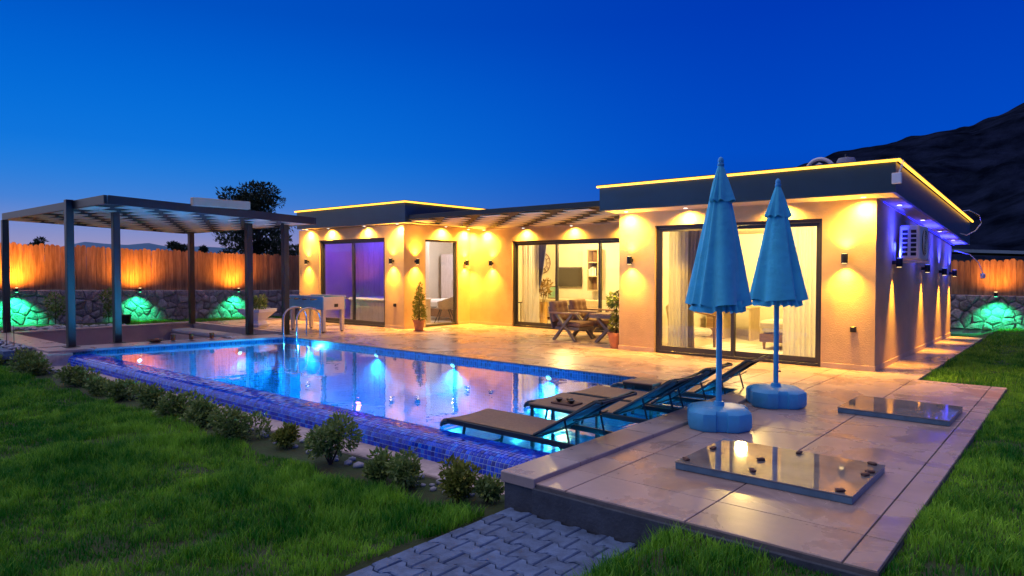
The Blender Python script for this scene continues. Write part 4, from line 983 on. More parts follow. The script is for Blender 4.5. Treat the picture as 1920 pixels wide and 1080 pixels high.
for i in range(8):
    x = -w+.13+i*(2*w-.26)/7
    rd_ = MB().tube([(x,-d-.16,.845),(x,d+.16,.845)], .008, 8).build('rod', MT['steel'], ft); s_ = -1 if i % 2 else 1
    MB().tube([(x,s_*(d+.16),.845),(x,s_*(d+.27),.845)], .017, 8).build('grip', MT['black'], rd_)
    for y in (-.15,0,.15): MB().box((x-.012,y-.015,.78),(x+.012,y+.015,.87),.004).build('player', MT['black' if i % 2 else 'white_plastic'], rd_)

# ================================================================== pool ladder
ld = thing('pool_ladder', 'bright steel pool ladder with two hooped handrails', 'ladder', (-14.1, 8.95, 0))
for x in (-.28, .28):
    P = [(x,.42,.0),(x,.42,.45)] + [(x, .11+.31*math.cos(u), .45+.26*math.sin(u)) for u in np.linspace(0.15, math.pi-.02, 11)] + [(x,-.20,.2),(x,-.18,-.2),(x,-.16,-.9)]
    MB().tube(P, .021, 10).build('handrail', MT['steel'], ld, smooth=True)
    MB().lathe([(.05,.001),(.05,.012),(.03,.02)], (x,.42,0), 14).build('flange', MT['steel'], ld)
for z in (-.25,-.5,-.75): MB().box((-.26,-.20,z-.012),(.26,-.12,z+.012),.004).build('step', MT['steel'], ld)

# ================================================================== leaf helpers
def leaf_cloud(centres, n, size, seed, shape=.45, up=.3, flat=False):
    """leaves as folded rhombs scattered through blobs (x, y, z, rx, ry, rz); returns verts, faces, tint"""
    r_ = np.random.RandomState(seed); cs = np.array(centres, float); wgt = (cs[:,3]*cs[:,4]*cs[:,5])**.67; k = r_.choice(len(cs), n, p=wgt/wgt.sum())
    u = r_.normal(size=(n,3)); u /= np.linalg.norm(u, axis=1)[:,None]; rad = r_.uniform(.25, 1, n)**.5
    rad = np.where(r_.rand(n) < .08, rad*1.18, rad)
    P = cs[k,:3] + u*rad[:,None]*cs[k,3:6]
    d = u*.8 + r_.normal(size=(n,3))*.55; d[:,2] += up; d /= np.linalg.norm(d, axis=1)[:,None]
    a = r_.normal(size=(n,3)); a -= d*(a*d).sum(1)[:,None]; a /= np.linalg.norm(a, axis=1)[:,None]
    nn = np.cross(d, a); s_ = size*r_.uniform(.6, 1.3, n)[:,None]
    V = np.stack([P, P+d*s_*.45+a*s_*shape*.5+nn*s_*.06, P+d*s_, P+d*s_*.45-a*s_*shape*.5+nn*s_*.06], 1).reshape(-1,3)
    i = np.arange(n)*4; F_ = np.stack([i, i+1, i+2, i+3], 1)
    tint = np.clip(.5*r_.rand(n) + .35*np.clip(rad,0,1)**2*(.5+.5*r_.rand(n)) + .15*(u[:,2]*.5+.5), 0, 1)
    return V, F_, np.repeat(tint, 4)
def fast_mesh(name, V, F_, tint, mt, smooth=False):
    me = bpy.data.meshes.new(name); n, m_, k = len(V), len(F_), F_.shape[1]
    me.vertices.add(n); me.vertices.foreach_set('co', np.asarray(V, np.float32).ravel())
    me.loops.add(m_*k); me.loops.foreach_set('vertex_index', np.asarray(F_, np.int32).ravel())
    me.polygons.add(m_); me.polygons.foreach_set('loop_start', np.arange(0, m_*k, k, dtype=np.int32)); me.polygons.foreach_set('loop_total', np.full(m_, k, np.int32))
    at_ = me.attributes.new('tint', 'FLOAT', 'POINT'); at_.data.foreach_set('value', np.asarray(tint, np.float32))
    me.materials.append(mt); me.update(calc_edges=True); return me
def foliage(parent, centres, n, size, seed, mt, name='foliage', **kw):
    V, F_, t_ = leaf_cloud(centres, n, size, seed, **kw); return link(name, fast_mesh(name, V, F_, t_, mt), parent)

# ================================================================== pots and planters on the terrace
def topiary(loc, label, hh, seed):
    t = thing('potted_topiary', label, 'potted plant', loc, 0, 'potted topiaries on the terrace')
    pot = MB().lathe([(.10,0),(.105,.02),(.14,.23),(.155,.235),(.16,.29),(.145,.29),(.135,.24),(.05,.23)], n=22).build('pot', MT['terracotta'], t, smooth=True)
    MB().lathe([(.13,-.0),(.135,.003),(.15,.022),(.14,.018)], n=20).build('saucer', MT['terracotta'], pot, smooth=True)
    MB().tube([(0,0,.22),(.01,0,.5),(0,.01,hh*.85)], [.02,.016,.006], 8).build('stem', MT['bark'], t)
    r_ = random.Random(seed); cs = []
    for k_ in range(14):
        u = k_/13; rr = .17*(1-u)**.8+.02; cs.append((r_.uniform(-.03,.03), r_.uniform(-.03,.03), .34+(hh-.38)*u, rr*r_.uniform(.85,1.2), rr*r_.uniform(.85,1.2), .10))
    foliage(t, cs, 1300, .06, seed, MT['topiary'], up=.6)
topiary((-13.28, 11.98, 0), 'tall cone topiary in a terracotta pot by the narrow glass door', 1.25, 11)
t = thing('potted_shrub', 'two-tiered leafy shrub in a terracotta pot beside the dining set', 'potted plant', (-7.36, 11.98, 0))
MB().lathe([(.10,0),(.11,.02),(.155,.26),(.17,.265),(.175,.32),(.155,.32),(.145,.27),(.05,.26)], n=22).build('pot', MT['terracotta'], t, smooth=True)
MB().tube([(0,0,.25),(.02,0,.6),(0,.02,1.0)], [.018,.014,.008], 8).build('stem', MT['bark'], t)
foliage(t, [(0,0,.48,.14,.14,.16),(.03,0,.66,.11,.11,.13)], 620, .06, 21, MT['topiary'], up=.4)
foliage(t, [(0,0,.98,.17,.17,.15),(-.08,.05,.9,.1,.1,.08)], 420, .08, 22, MT['shrub'], up=.1)
ur = thing('urn_planter', 'square white tapered urn planter with a leafy plant on the terrace', 'planter', (-17.75, 10.0, 0), R(20))
lv = [(.20,0),(.22,.03),(.24,.07),(.15,.16),(.16,.20),(.33,.40),(.36,.41),(.37,.50),(.33,.50),(.30,.45)]
vs = []; 
for s_, z in lv: vs += [(-s_,-s_,z),(s_,-s_,z),(s_,s_,z),(-s_,s_,z)]
fs = [(i*4+j, i*4+(j+1) % 4, (i+1)*4+(j+1) % 4, (i+1)*4+j) for i in range(len(lv)-1) for j in range(4)] + [(3,2,1,0), tuple(range((len(lv)-1)*4, len(lv)*4))]
MB().add(vs, fs).build('urn', MT['white_plastic'], ur)
foliage(ur, [(0,0,.6,.22,.22,.18),(.08,.05,.72,.15,.15,.14),(-.1,0,.66,.13,.13,.13)], 620, .085, 31, MT['shrub'], up=.5)

# ================================================================== dining set: armchairs with crossed legs, table with crossed legs
def armchair(loc, rz, label):
    t = thing('armchair', label, 'armchair', loc, rz, 'armchairs of the terrace set')     # faces local +x
    Wd = .70
    for y in (0.0, Wd):
        MB().beam((-.30,y,.0),(.22,y,.60),.055,.075,.004,up=(0,1,0)).build('leg', MT['greywood'], t); MB().beam((.30,y+.002,.0),(-.24,y+.002,.60),.05,.072,.004,up=(0,1,0)).build('leg', MT['greywood'], t)
        MB().box((-.42,y-.05,.602),(.42,y+.05,.637),.006).build('armrest', MT['topwood'], t)
    MB().box((-.30,.04,.24),(.36,Wd-.04,.30),.005).build('seat_frame', MT['greywood'], t)
    MB().box((-.26,.045,.302),(.38,Wd-.045,.42),.035).build('seat_cushion', MT['cushion'], t)
    M_ = Matrix.Translation((-.36,0,.30)) @ Matrix.Rotation(R(-12), 4, 'Y')
    MB().box((-.05,.05,-.05),(-.012,Wd-.05,.46),.004,M_).build('back_frame', MT['greywood'], t)
    # tufted back cushion: bulges between the buttons
    nu, nv = 17, 15; vs = []
    for k_ in (0, 1):
        for i in range(nu):
            for j in range(nv):
                u, v = i/(nu-1), j/(nv-1); ed = min(1, 9*min(u,1-u,v,1-v)+.15)**.5
                tu = .55+.45*abs(math.sin(u*3*math.pi))*abs(math.sin(v*3*math.pi))**.5
                x = (.0 if k_ else .05+.085*tu*ed); vs.append(tuple(M_ @ Vector((x, .05+(Wd-.1)*u, .10+.47*v))))
    f_ = []; o_ = nu*nv
    for i in range(nu-1):
        for j in range(nv-1):
            q = (i*nv+j, (i+1)*nv+j, (i+1)*nv+j+1, i*nv+j+1); f_.append(q); f_.append(tuple(o_+e for e in q[::-1]))
    bd = [i*nv for i in range(nu)] + [(nu-1)*nv+j for j in range(1, nv)] + [i*nv+nv-1 for i in range(nu-2,-1,-1)] + [j for j in range(nv-2,0,-1)]
    for a_, b_ in zip(bd, bd[1:]+bd[:1]): f_.append((a_, o_+a_, o_+b_, b_))
    MB().add(vs, f_).build('back_cushion', MT['cushion'], t, smooth='all')
armchair((-9.02, 12.50, 0), 0, 'brown cushioned armchair with crossed wooden legs nearest the pool')
armchair((-9.12, 13.42, 0), 0, 'brown cushioned armchair with crossed legs behind the nearest one')
dt = thing('dining_table', 'low wooden terrace table with crossed grey legs', 'table', (-7.98, 12.62, 0))
for i in range(6): MB().box((-.42+i*.14,-.06,.60),(-.284+i*.14,1.5,.635),.004).build('plank', MT['topwood'], dt)
MB().box((-.42,-.07,.535),(.42,-.03,.598),.004).build('apron', MT['greywood'], dt)
MB().box((-.42,1.46,.535),(.42,1.5,.598),.004).build('apron', MT['greywood'], dt)
for y in (.04, 1.4):
    MB().beam((-.30,y,0),(.26,y,.535),.06,.085,.004,up=(0,1,0)).build('leg', MT['greywood'], dt); MB().beam((.30,y+.002,0),(-.26,y+.002,.535),.055,.08,.004,up=(0,1,0)).build('leg', MT['greywood'], dt)
MB().beam((0,.06,.27),(0,1.38,.27),.05,.07,.003).build('stretcher', MT['greywood'], dt)

# ================================================================== air conditioner and things on the roof
ac = thing('air_conditioner', 'white outdoor air conditioner unit bracketed to the side wall', 'air conditioner', (RX1, 13.3, 1.72))
MB().box((.10,-.30,.05),(.40,.46,.62),.02).build('casing', MT['white_metal'], ac)
gr_ = MB().box((.12,-.306,.09),(.37,-.301,.58),.002).build('vent_panel', MT['white_plastic'], ac)
for i in range(6):
    for j in range(2): MB().box((.145+.125*j,-.312,.115+.075*i),(.145+.125*j+.08,-.307,.115+.075*i+.052),.001).build('slot', MT['black'], gr_)
MB().tube([(.402,.10,.34),(.412,.10,.34)], .22, 24).build('fan_grille', MT['black'], ac)
for k_ in range(5): MB().tube([(.415,.10+(.05+.04*k_)*math.cos(u),.34+(.05+.04*k_)*math.sin(u)) for u in np.linspace(0,2*math.pi,25)], .004, 5).build('grille_ring', MT['white_metal'], ac)
for y in (-.22,.38): MB().box((.0,y-.02,.0),(.44,y+.02,.035),.003).box((.0,y-.02,.036),(.03,y+.02,.34),.003).build('bracket', MT['white_metal'], ac)
MB().tube([(.2,.46,.2),(.2,.6,.15),(.12,.66,.3),(.03,.66,.75)], .022, 8).build('pipe', MT['white_metal'], ac, smooth=True)
vt = thing('roof_vent', 'round metal roof vent with a pale ring standing on the villa roof', 'vent', (-4.05, 14.0, 3.0))
MB().lathe([(.20,0),(.20,.28),(.23,.30),(.23,.34)], n=20).build('pipe', MT['white_metal'], vt)
MB().tube([(.27*math.cos(u),.02*math.sin(3*u),.46+.27*math.sin(u)) for u in np.linspace(-.3,math.pi+.3,21)], .035, 8).build('ring', MT['white_metal'], vt, smooth=True)
MB().lathe([(.02,.30),(.12,.38),(.15,.48),(.11,.60),(.02,.66)], n=16).build('hood', MT['steel'], vt, smooth=True)
wt_ = thing('roof_tank', 'small grey cylinder tank on the villa roof beside the vent', 'tank', (-3.62, 14.2, 2.93))
MB().lathe([(.16,0),(.17,.02),(.17,.74),(.14,.80),(.03,.82)], n=20).build('tank_body', MT['greycloth'], wt_, smooth=True); MB().tube([(0,0,.82),(0,0,.88)], .03, 8).build('valve', MT['black'], wt_)
jb = thing('junction_box', 'small white junction box hanging on the roof corner fascia', 'box', (-2.195, 11.34, 2.94))
MB().box((-.065,-.05,-.08),(.065,.0,.08),.008).build('box', MT['white_plastic'], jb)
MB().tube([(.02,-.02,.08),(.05,-.02,.16),(.06,.0,.25)], .006, 6).build('cable', MT['white_metal'], jb); MB().tube([(.03,-.03,.08),(.07,-.03,.16),(.08,.0,.26)], .006, 6).build('cable', MT['white_metal'], jb)
cb = thing('roof_cable', 'loose pale cable looping off the far roof corner', 'cable', (-2.2, 17.4, 2.8))
MB().tube([(.02,0,.04),(.10,.9,.12),(.20,1.7,.05),(.22,1.95,-.12),(.12,1.8,-.30),(.02,1.2,-.42),(-.05,.2,-.40)], .010, 7).build('loop', MT['white_metal'], cb, smooth=True)
MB().tube([(-.3,1.9,-.75),(.0,2.0,-.85),(.18,2.0,-1.05),(.26,2.0,-1.3)], .010, 7).build('tail', MT['white_metal'], cb, smooth=True)
MB().lathe([(.02,-.08),(.05,-.06),(.05,.03),(.02,.05)], (.26,2.0,-1.34), 12).build('lamp_holder', MT['white_plastic'], cb)

# ================================================================== glasses and dishes on the pit rim
def on_rim(y): return (LX(y)-.52, y, .001)
def tea_glass(y, label):
    t = thing('tea_glass', label, 'glass', on_rim(y), 0, 'drinks on the pit rim')
    MB().lathe([(.02,.012),(.045,.02),(.05,.09),(.045,.10),(.055,.14),(.05,.14)], n=14).build('glass_body', MT['amberglass'], t, smooth=True); MB().lathe([(.05,0),(.08,.008),(.085,.014),(.05,.011)], n=16).build('saucer', MT['white_plastic'], t)
tea_glass(6.75, 'dark drink glass on the pit rim, nearest the wooden bowl'); tea_glass(7.12, 'dark drink glass on the pit rim, middle of three'); tea_glass(7.55, 'dark drink glass on the pit rim beside the open book')
bw = thing('bowl', 'shallow dark wooden bowl on the pit rim beside the glasses', 'bowl', on_rim(6.4)); MB().lathe([(.08,0),(.17,.05),(.18,.06),(.15,.045),(.06,.02)], n=20).build('bowl_body', MT['brownwood'], bw, smooth=True)
MB().lathe([(.03,.035),(.05,.06),(.03,.085),(.01,.09)], (.04,.02,0), 10).build('fruit', MT['terracotta'], bw, smooth=True)
bk = thing('book', 'open book lying on the pit rim beside a glass', 'book', on_rim(7.95), R(20))
MB().box((-.15,-.10,0),(.15,.10,.006)).build('cover', MT['brownwood'], bk)
MB().add([(-.145,-.095,.007),(-.07,-.095,.03),(0,-.095,.012),(.07,-.095,.03),(.145,-.095,.007),(-.145,.095,.007),(-.07,.095,.03),(0,.095,.012),(.07,.095,.03),(.145,.095,.007)], [(i,i+1,i+6,i+5) for i in range(4)]).build('pages', MT['whitecloth'], bk)

# ================================================================== inside the bedroom (right block)
def curtain(name, label, x0, x1, y, z0, z1, mt, amp=.035, k=9, gather=None, seed=0, along='x'):
    r_ = random.Random(seed); nu, nz = 90, 24; vs = []; p1, p2 = r_.uniform(0,6), r_.uniform(0,6)
    for j in range(nz+1):
        v = j/nz; z = z0+(z1-z0)*v
        for i in range(nu+1):
            u = i/nu; a, b = x0, x1
            if gather:      # tied back towards one side at the height of the tie
                zt_, xt, wt = gather
                if z < zt_: q = .82+.18*abs(z-zt_)/(zt_-z0)*0+.0; a, b = xt-wt*.5-(zt_-z)*.03, xt+wt*.5+(zt_-z)*.03
                else:
                    q = ((z-zt_)/(z1-zt_))**.75; a, b = (xt-wt*.5)*(1-q)+x0*q, (xt+wt*.5)*(1-q)+x1*q
            xx = a+(b-a)*u; yy = amp*(math.sin(k*2*math.pi*u+p1)+.4*math.sin(k*3.3*u+p2+v))
            vs.append((xx, y+yy, z) if along == 'x' else (y+yy, xx, z))
    m_ = MB().add(vs, [(j*(nu+1)+i, j*(nu+1)+i+1, (j+1)*(nu+1)+i+1, (j+1)*(nu+1)+i) for j in range(nz) for i in range(nu)])
    t = thing(name, label, 'curtain', ((x0+x1)/2, y, z0) if along == 'x' else (y, (x0+x1)/2, z0)); m_.build('cloth', mt, t, smooth='all', world=True)
    if gather:
        zt_, xt, wt = gather; MB().box((xt-wt*.56,y-amp*1.7,zt_-.05),(xt+wt*.56,y+amp*1.7,zt_+.05),.02).build('tie_band', mt, t, world=True)
    return t
curtain('sheer_curtain', 'white sheer curtain at the tv end of the bedroom sliding door', -6.36, -5.95, 12.30, .02, 2.5, MT['sheer'], .02, 5, seed=1)
curtain('drape', 'taupe drape tied back inside the bedroom sliding door', -6.15, -5.45, 12.42, .02, 2.5, MT['drape'], .03, 8, gather=(1.02,-5.98,.20), seed=2)
curtain('sheer_curtain', 'white sheer curtain behind the second parasol at the corner end of the bedroom', -4.15, -3.42, 12.30, .02, 2.5, MT['sheer'], .03, 8, seed=3)
tv = thing('television', 'wall mounted television in the yellow bedroom', 'television', (RX0+.22, 14.6, 1.33))
MB().box((.03,-.42,-.25),(.07,.42,.25),.006).build('screen', MT['blackgloss'], tv); MB().box((0,-.1,-.1),(.029,.1,.1)).build('bracket', MT['black'], tv); MB().box((.03,-.16,-.33),(.05,.10,-.27)).build('receiver', MT['black'], tv)
ch = thing('lounge_chair', 'cream lounge chair with a brown wooden frame in the bedroom', 'armchair', (-6.2, 13.0, .012), R(-20))
for sy in (-.32,.32):
    MB().beam((-.30,sy,.0),(-.30,sy,.72),.04,.05,.003).build('post', MT['brownwood'], ch); MB().beam((.32,sy,0),(.32,sy,.62),.04,.05,.003).build('post', MT['brownwood'], ch); MB().beam((-.30,sy,.72),(.34,sy,.64),.05,.035,.003).build('arm', MT['brownwood'], ch)
MB().box((-.28,-.29,.25),(.33,.29,.40),.05).build('seat', MT['cream'], ch); MB().box((-.14,-.29,.30),(.0,.29,.80),.05,Matrix.Translation((-.18,0,.1)) @ Matrix.Rotation(R(-14),4,'Y')).build('back', MT['cream'], ch)
dk = thing('desk', 'beige writing desk by the bedroom wall', 'desk', (-6.3, 15.3, .012))
MB().box((-.5,-.3,.70),(.55,.3,.74),.005).build('top', MT['beigewood'], dk); MB().box((-.5,-.28,0),(-.1,.28,.699),.004).build('drawer_cabinet', MT['beigewood'], dk); MB().box((.50,-.28,0),(.54,.28,.699),.004).build('side_panel', MT['beigewood'], dk)
for i in range(3): MB().box((-.48,-.287,.04+.22*i),(-.12,-.281,.24+.22*i),.002).build('drawer', MT['brownwood'], dk)
bd_ = thing('bed', 'bed with a white cover and a brown wooden base in the bedroom', 'bed', (-4.15, 14.5, .012))
MB().box((-.85,-1.0,.16),(.85,1.0,.32),.01).build('bed_base', MT['brownwood'], bd_); MB().box((-.83,-.98,.321),(.83,.98,.54),.06).build('mattress', MT['whitecloth'], bd_)
MB().box((-.87,-1.0,.40),(.87,-.25,.58),.05).build('blanket', MT['cream'], bd_)
for sx in (-.78,.78):
    for sy in (-.92,.92): MB().lathe([(.02,0),(.035,.16)], (sx,sy,0), 10).build('leg', MT['brownwood'], bd_)
for sx in (-.42,.42): MB().box((sx-.32,.6,.52),(sx+.32,.95,.68),.07).build('pillow', MT['whitecloth'], bd_)
MB().box((-.9,1.0,0),(.9,1.06,1.1),.02).build('headboard', MT['brownwood'], bd_)
rg = thing('rug', 'pale woven rug on the bedroom floor', 'rug', (-5.2, 13.6, .0125)); MB().box((-.9,-.7,0),(.8,.7,.012),.004).build('rug_body', MT['whitecloth'], rg)
for i in range(5): MB().box((-.88,-.6+.28*i,.0125),(.78,-.56+.28*i,.014)).build('band', MT['drape'], rg)

# ================================================================== inside the living room (centre)
curtain('sheer_curtain', 'white sheer curtain at the clock end of the living room door', -12.3, -11.72, 15.02, .02, 2.35, MT['sheer'], .025, 7, seed=5)
curtain('drape', 'blue grey drape swept aside at the living room door', -11.85, -11.5, 15.12, 1.1, 2.35, MT['bluedrape'], .025, 5, gather=(1.12,-11.80,.05), seed=6)
ck = thing('wall_clock', 'large open round metal wall clock in the living room', 'clock', (-13.55, 17.57, 1.80))
MB().tube([(.33*math.cos(u),-.03,.33*math.sin(u)) for u in np.linspace(0,2*math.pi,33)], .016, 6, cap=False).build('outer_ring', MT['brownwood'], ck, smooth=True); MB().tube([(.20*math.cos(u),-.03,.20*math.sin(u)) for u in np.linspace(0,2*math.pi,27)], .010, 6, cap=False).build('inner_ring', MT['brownwood'], ck, smooth=True)
for i in range(12):
    u = i*math.pi/6; MB().beam((.20*math.cos(u),-.03,.20*math.sin(u)),(.33*math.cos(u),-.03,.33*math.sin(u)),.03,.014).build('hour_mark', MT['brownwood'], ck)
MB().beam((0,-.04,0),(.10,-.04,.10),.02,.01).build('hand', MT['black'], ck); MB().beam((0,-.05,0),(-.04,-.05,.24),.014,.01).build('hand', MT['black'], ck); MB().tube([(0,-.06,0),(0,.0,0)], .035, 12).build('hub', MT['brownwood'], ck)
tv = thing('television', 'wall mounted television in the living room', 'television', (-12.5, 17.58, 1.36))
MB().box((-.50,-.07,-.30),(.50,-.03,.30),.006).build('screen', MT['blackgloss'], tv); MB().box((-.1,-.029,-.1),(.1,0,.1)).build('bracket', MT['black'], tv)
bs = thing('bookshelf', 'narrow tall wall shelf with books in the living room', 'shelf', (-11.45, 17.58, .95))
MB().box((-.20,-.28,0),(-.17,0,1.25)).box((.17,-.28,0),(.20,0,1.25)).build('side', MT['beigewood'], bs); MB().box((-.169,-.02,0),(.169,0,1.25)).build('back', MT['brownwood'], bs)
for z in (0,.42,.84,1.22): MB().box((-.169,-.28,z),(.169,-.021,z+.025)).build('shelf_board', MT['beigewood'], bs)
bkc = [MT['brownstone'], MT['greycloth'], MT['cream'], MT['terracotta'], MT['bluedrape']]
for i, lb in enumerate(('brown', 'grey', 'cream', 'terracotta', 'dark blue')):
    o = thing('book', '%s book upright on the living room wall shelf' % lb, 'book', (-11.58+.055*i, 17.40, 1.396), 0, 'books on the wall shelf'); hh = .22+.03*(i % 3)
    MB().box((-.024,-.08,0),(.024,.08,hh),.003).build('cover', bkc[i], o); MB().box((-.018,-.083,.006),(.018,-.081,hh-.006)).build('pages', MT['whitecloth'], o)
sd_ = thing('sideboard', 'low cream sideboard under the living room television', 'sideboard', (-12.0, 17.3, .012))
MB().box((-1.3,-.22,.10),(1.0,.26,.66),.008).build('cabinet', MT['cream'], sd_)
for i in range(3): MB().box((-1.28+.76*i,-.228,.12),(-1.28+.76*i+.72,-.222,.64),.002).build('door', MT['beigewood'], sd_)
for x in (-1.2,.9): MB().box((x-.03,-.18,0),(x+.03,.2,.099)).build('foot', MT['brownwood'], sd_)
pf = thing('picture_frame', 'small framed green picture on the living room sideboard', 'picture', (-12.9, 17.2, .673)); MB().box((-.16,0,0),(.16,.03,.40),.006).build('frame', MT['brownwood'], pf); MB().box((-.13,-.004,.03),(.13,-.001,.37)).build('print', mat('green_print', (.10,.42,.34), .5, col2=(.45,.50,.30), scale=6), pf)
vs_ = thing('floor_vase', 'tall brass floor vase with dried branches in the living room', 'vase', (-12.3, 16.0, .012))
MB().lathe([(.10,0),(.115,.02),(.12,.5),(.125,.62),(.115,.62),(.10,.3)], n=20).build('vase_body', MT['brass'], vs_, smooth=True)
for i in range(6): MB().tube([(0,0,.5),(.08*math.cos(i*1.05),.08*math.sin(i*1.05),.85),(.17*math.cos(i*1.05),.17*math.sin(i*1.05),1.08)], .006, 5).build('stem', MT['bark'], vs_)
foliage(vs_, [(0,0,1.0,.22,.22,.2),(.1,0,1.15,.14,.14,.12),(-.12,.05,.9,.12,.12,.1)], 260, .10, 41, MT['dryleaf'], up=.4)
lt = thing('console_table', 'thin black framed console table by the living room curtain', 'table', (-12.62, 15.55, .012))
for x in (-.3,.3):
    for y in (-.15,.15): MB().box((x-.012,y-.012,0),(x+.012,y+.012,.60)).build('leg', MT['black'], lt)
MB().box((-.32,-.17,.601),(.32,.17,.622),.003).build('top', MT['black'], lt)
dr = thing('inner_door', 'pale inner door standing in the living room back wall', 'door', (-9.95, 17.57, .012))
MB().box((-.5,-.04,0),(-.42,.0,2.1),.004).box((.42,-.04,0),(.5,.0,2.1),.004).box((-.419,-.04,2.02),(.419,0,2.1),.004).build('frame', MT['beigewood'], dr); lf_ = MB().box((-.418,-.03,.004),(.418,-.002,2.018),.003).build('leaf', MT['whitecloth'], dr)
MB().tube([(.34,-.04,1.0),(.26,-.06,1.0)], .012, 8).build('handle', MT['steel'], lf_)
for zz in (.3,1.15): MB().box((-.30,-.036,zz),(.30,-.031,zz+.7),.003).build('panel', MT['cream'], lf_)
dp = thing('dried_plant', 'dried leafy arrangement in a small pot near the inner door', 'plant', (-9.7, 16.3, .012))
MB().lathe([(.10,0),(.14,.4),(.15,.42),(.12,.40)], n=16).build('pot', MT['cream'], dp, smooth=True)
for i in range(5): MB().tube([(0,0,.35),(.1*math.cos(i*1.3),.1*math.sin(i*1.3),.6)], .006, 5).build('stem', MT['bark'], dp)
foliage(dp, [(0,0,.68,.24,.24,.2)], 220, .11, 43, MT['dryleaf'], up=.6)

# ================================================================== hot tub room and bedroom in the left block
tub = thing('hot_tub', 'plank sided hot tub with a white rim in the purple room', 'hot tub', (-16.0, 13.15, .012))
MB().box((-1.0,-.55,0),(1.1,.75,.66)).build('tub_core', MT['plankwall'], tub)
for i in range(14): MB().box((-1.0+.15*i,-.572,.02),(-1.0+.15*i+.143,-.552,.65),.003).build('plank', MT['plankwall'], tub)
MB().box((-1.05,-.62,.661),(1.12,.78,.74),.03).build('rim', MT['white_plastic'], tub)
for i, (x, y, r_) in enumerate(((-.1,.3,-25),(.35,.4,-18))):
    o = thing('pillow', ('striped pillow leaning at the back of the hot tub' if i == 0 else 'dark pillow beside the striped one at the hot tub'), 'pillow', (-16.0+x, 13.15+y, .76), R(10))
    MB().box((-.22,-.06,0),(.22,.06,.40),.055,Matrix.Rotation(R(r_*.6),4,'X')).build('pillow_body', MT['whitecloth' if i == 0 else 'bluedrape'], o)
    MB().box((-.20,-.066,.18),(.20,-.061,.22),.001,Matrix.Rotation(R(r_*.6),4,'X')).build('stripe', MT['greycloth'], o)
for i in range(13):
    x = -18.65+.27*i; MB().box((x,13.93,.02),(x+.258,13.985,2.62),.004).build('wall_plank', MT['plankwall'], villa, world=True)
curtain('drape', 'dark drape drawn inside the right panel of the purple door', -15.75, -14.9, 13.5, .78, 2.45, MT['bluedrape'], .04, 7, seed=8)
wd = thing('wardrobe', 'tall grey brown wardrobe behind the narrow glass door', 'wardrobe', (-16.35, 16.9, .012))
MB().box((-.9,-.3,0),(.9,.3,2.1),.006).build('carcass', MT['plankwall'], wd)
for i in range(3): d_ = MB().box((-.89+.6*i,-.318,.05),(-.89+.6*i+.585,-.301,2.08),.003).build('door', MT['plankwall' if i != 1 else 'beigewood'], wd); MB().box((-.35+.6*i,-.335,.9),(-.335+.6*i,-.319,1.2)).build('handle', MT['steel'], d_)
b2 = thing('bed', 'bed with crumpled white sheets behind the narrow glass door', 'bed', (-15.55, 15.55, .012), R(0))
MB().box((-.9,-.75,.1),(.7,.7,.35),.01).build('bed_base', MT['brownwood'], b2); MB().box((-.88,-.73,.351),(.68,.68,.62),.07).build('mattress', MT['whitecloth'], b2)
for sx in (-.8,.6):
    for sy in (-.65,.6): MB().box((sx-.03,sy-.03,0),(sx+.03,sy+.03,.099)).build('leg', MT['brownwood'], b2)
ic = thing('chair', 'grey shell chair with dark angled legs behind the narrow glass door', 'chair', (-14.75, 14.35, .012), R(215))
m_ = MB(); nu, nv = 13, 7; vs = []
for k_ in (0,1):
    for i in range(nu):
        for j in range(nv):
            an = -2.2+4.4*i/(nu-1); rr = .28-.018*k_; hgt = .42+.36*(j/(nv-1))*(.45+.55*math.cos(an*.5)**2); vs.append((-rr*math.cos(an)*(1+.12*j/(nv-1)), rr*math.sin(an)*(1+.12*j/(nv-1)), hgt))
o_ = nu*nv; f_ = []
for i in range(nu-1):
    for j in range(nv-1):
        q = (i*nv+j, (i+1)*nv+j, (i+1)*nv+j+1, i*nv+j+1); f_.append(q); f_.append(tuple(o_+e for e in q[::-1]))
m_.add(vs, f_).build('shell', MT['greycloth'], ic, smooth='all'); MB().lathe([(.05,.38),(.26,.40),(.27,.44),(.2,.47),(.03,.475)], n=20).build('seat', MT['greycloth'], ic, smooth=True)
for sx in (-1,1):
    for sy in (-1,1): MB().tube([(sx*.12,sy*.12,.40),(sx*.27,sy*.25,0)], [.020,.012], 8).build('leg', MT['black'], ic)
# ================================================================== shrubs and stones along the overflow wall
shr = [(-16.25,3.62,.30,.26,'at the left end of the row by the block planter'), (-17.1,3.5,.28,.24,'at the far end in front of the block planter'), (-14.75,3.85,.40,.30,'beside the end block of the pool'), (-12.7,3.95,.30,.26,'second past the end block'), (-11.7,3.92,.26,.22,'third past the end block, low'), (-10.9,3.96,.28,.24,'fourth past the end block'), (-9.95,4.02,.25,.34,'upright fifth past the end block'), (-8.95,3.95,.28,.27,'sixth past the end block'), (-8.3,3.93,.26,.26,'just before the big round shrub'), (-7.35,3.93,.31,.32,'big and round in the middle of the row'), (-6.6,4.02,.17,.20,'small and yellowish in the middle of the row'), (-5.72,3.98,.30,.44,'tallest of the row'), (-4.95,3.95,.18,.26,'low, just past the tallest'), (-4.58,3.97,.20,.27,'third from the terrace corner'), (-4.0,4.05,.21,.32,'pale, second from the terrace corner'), (-3.72,4.10,.12,.18,'smallest, at the terrace corner')]
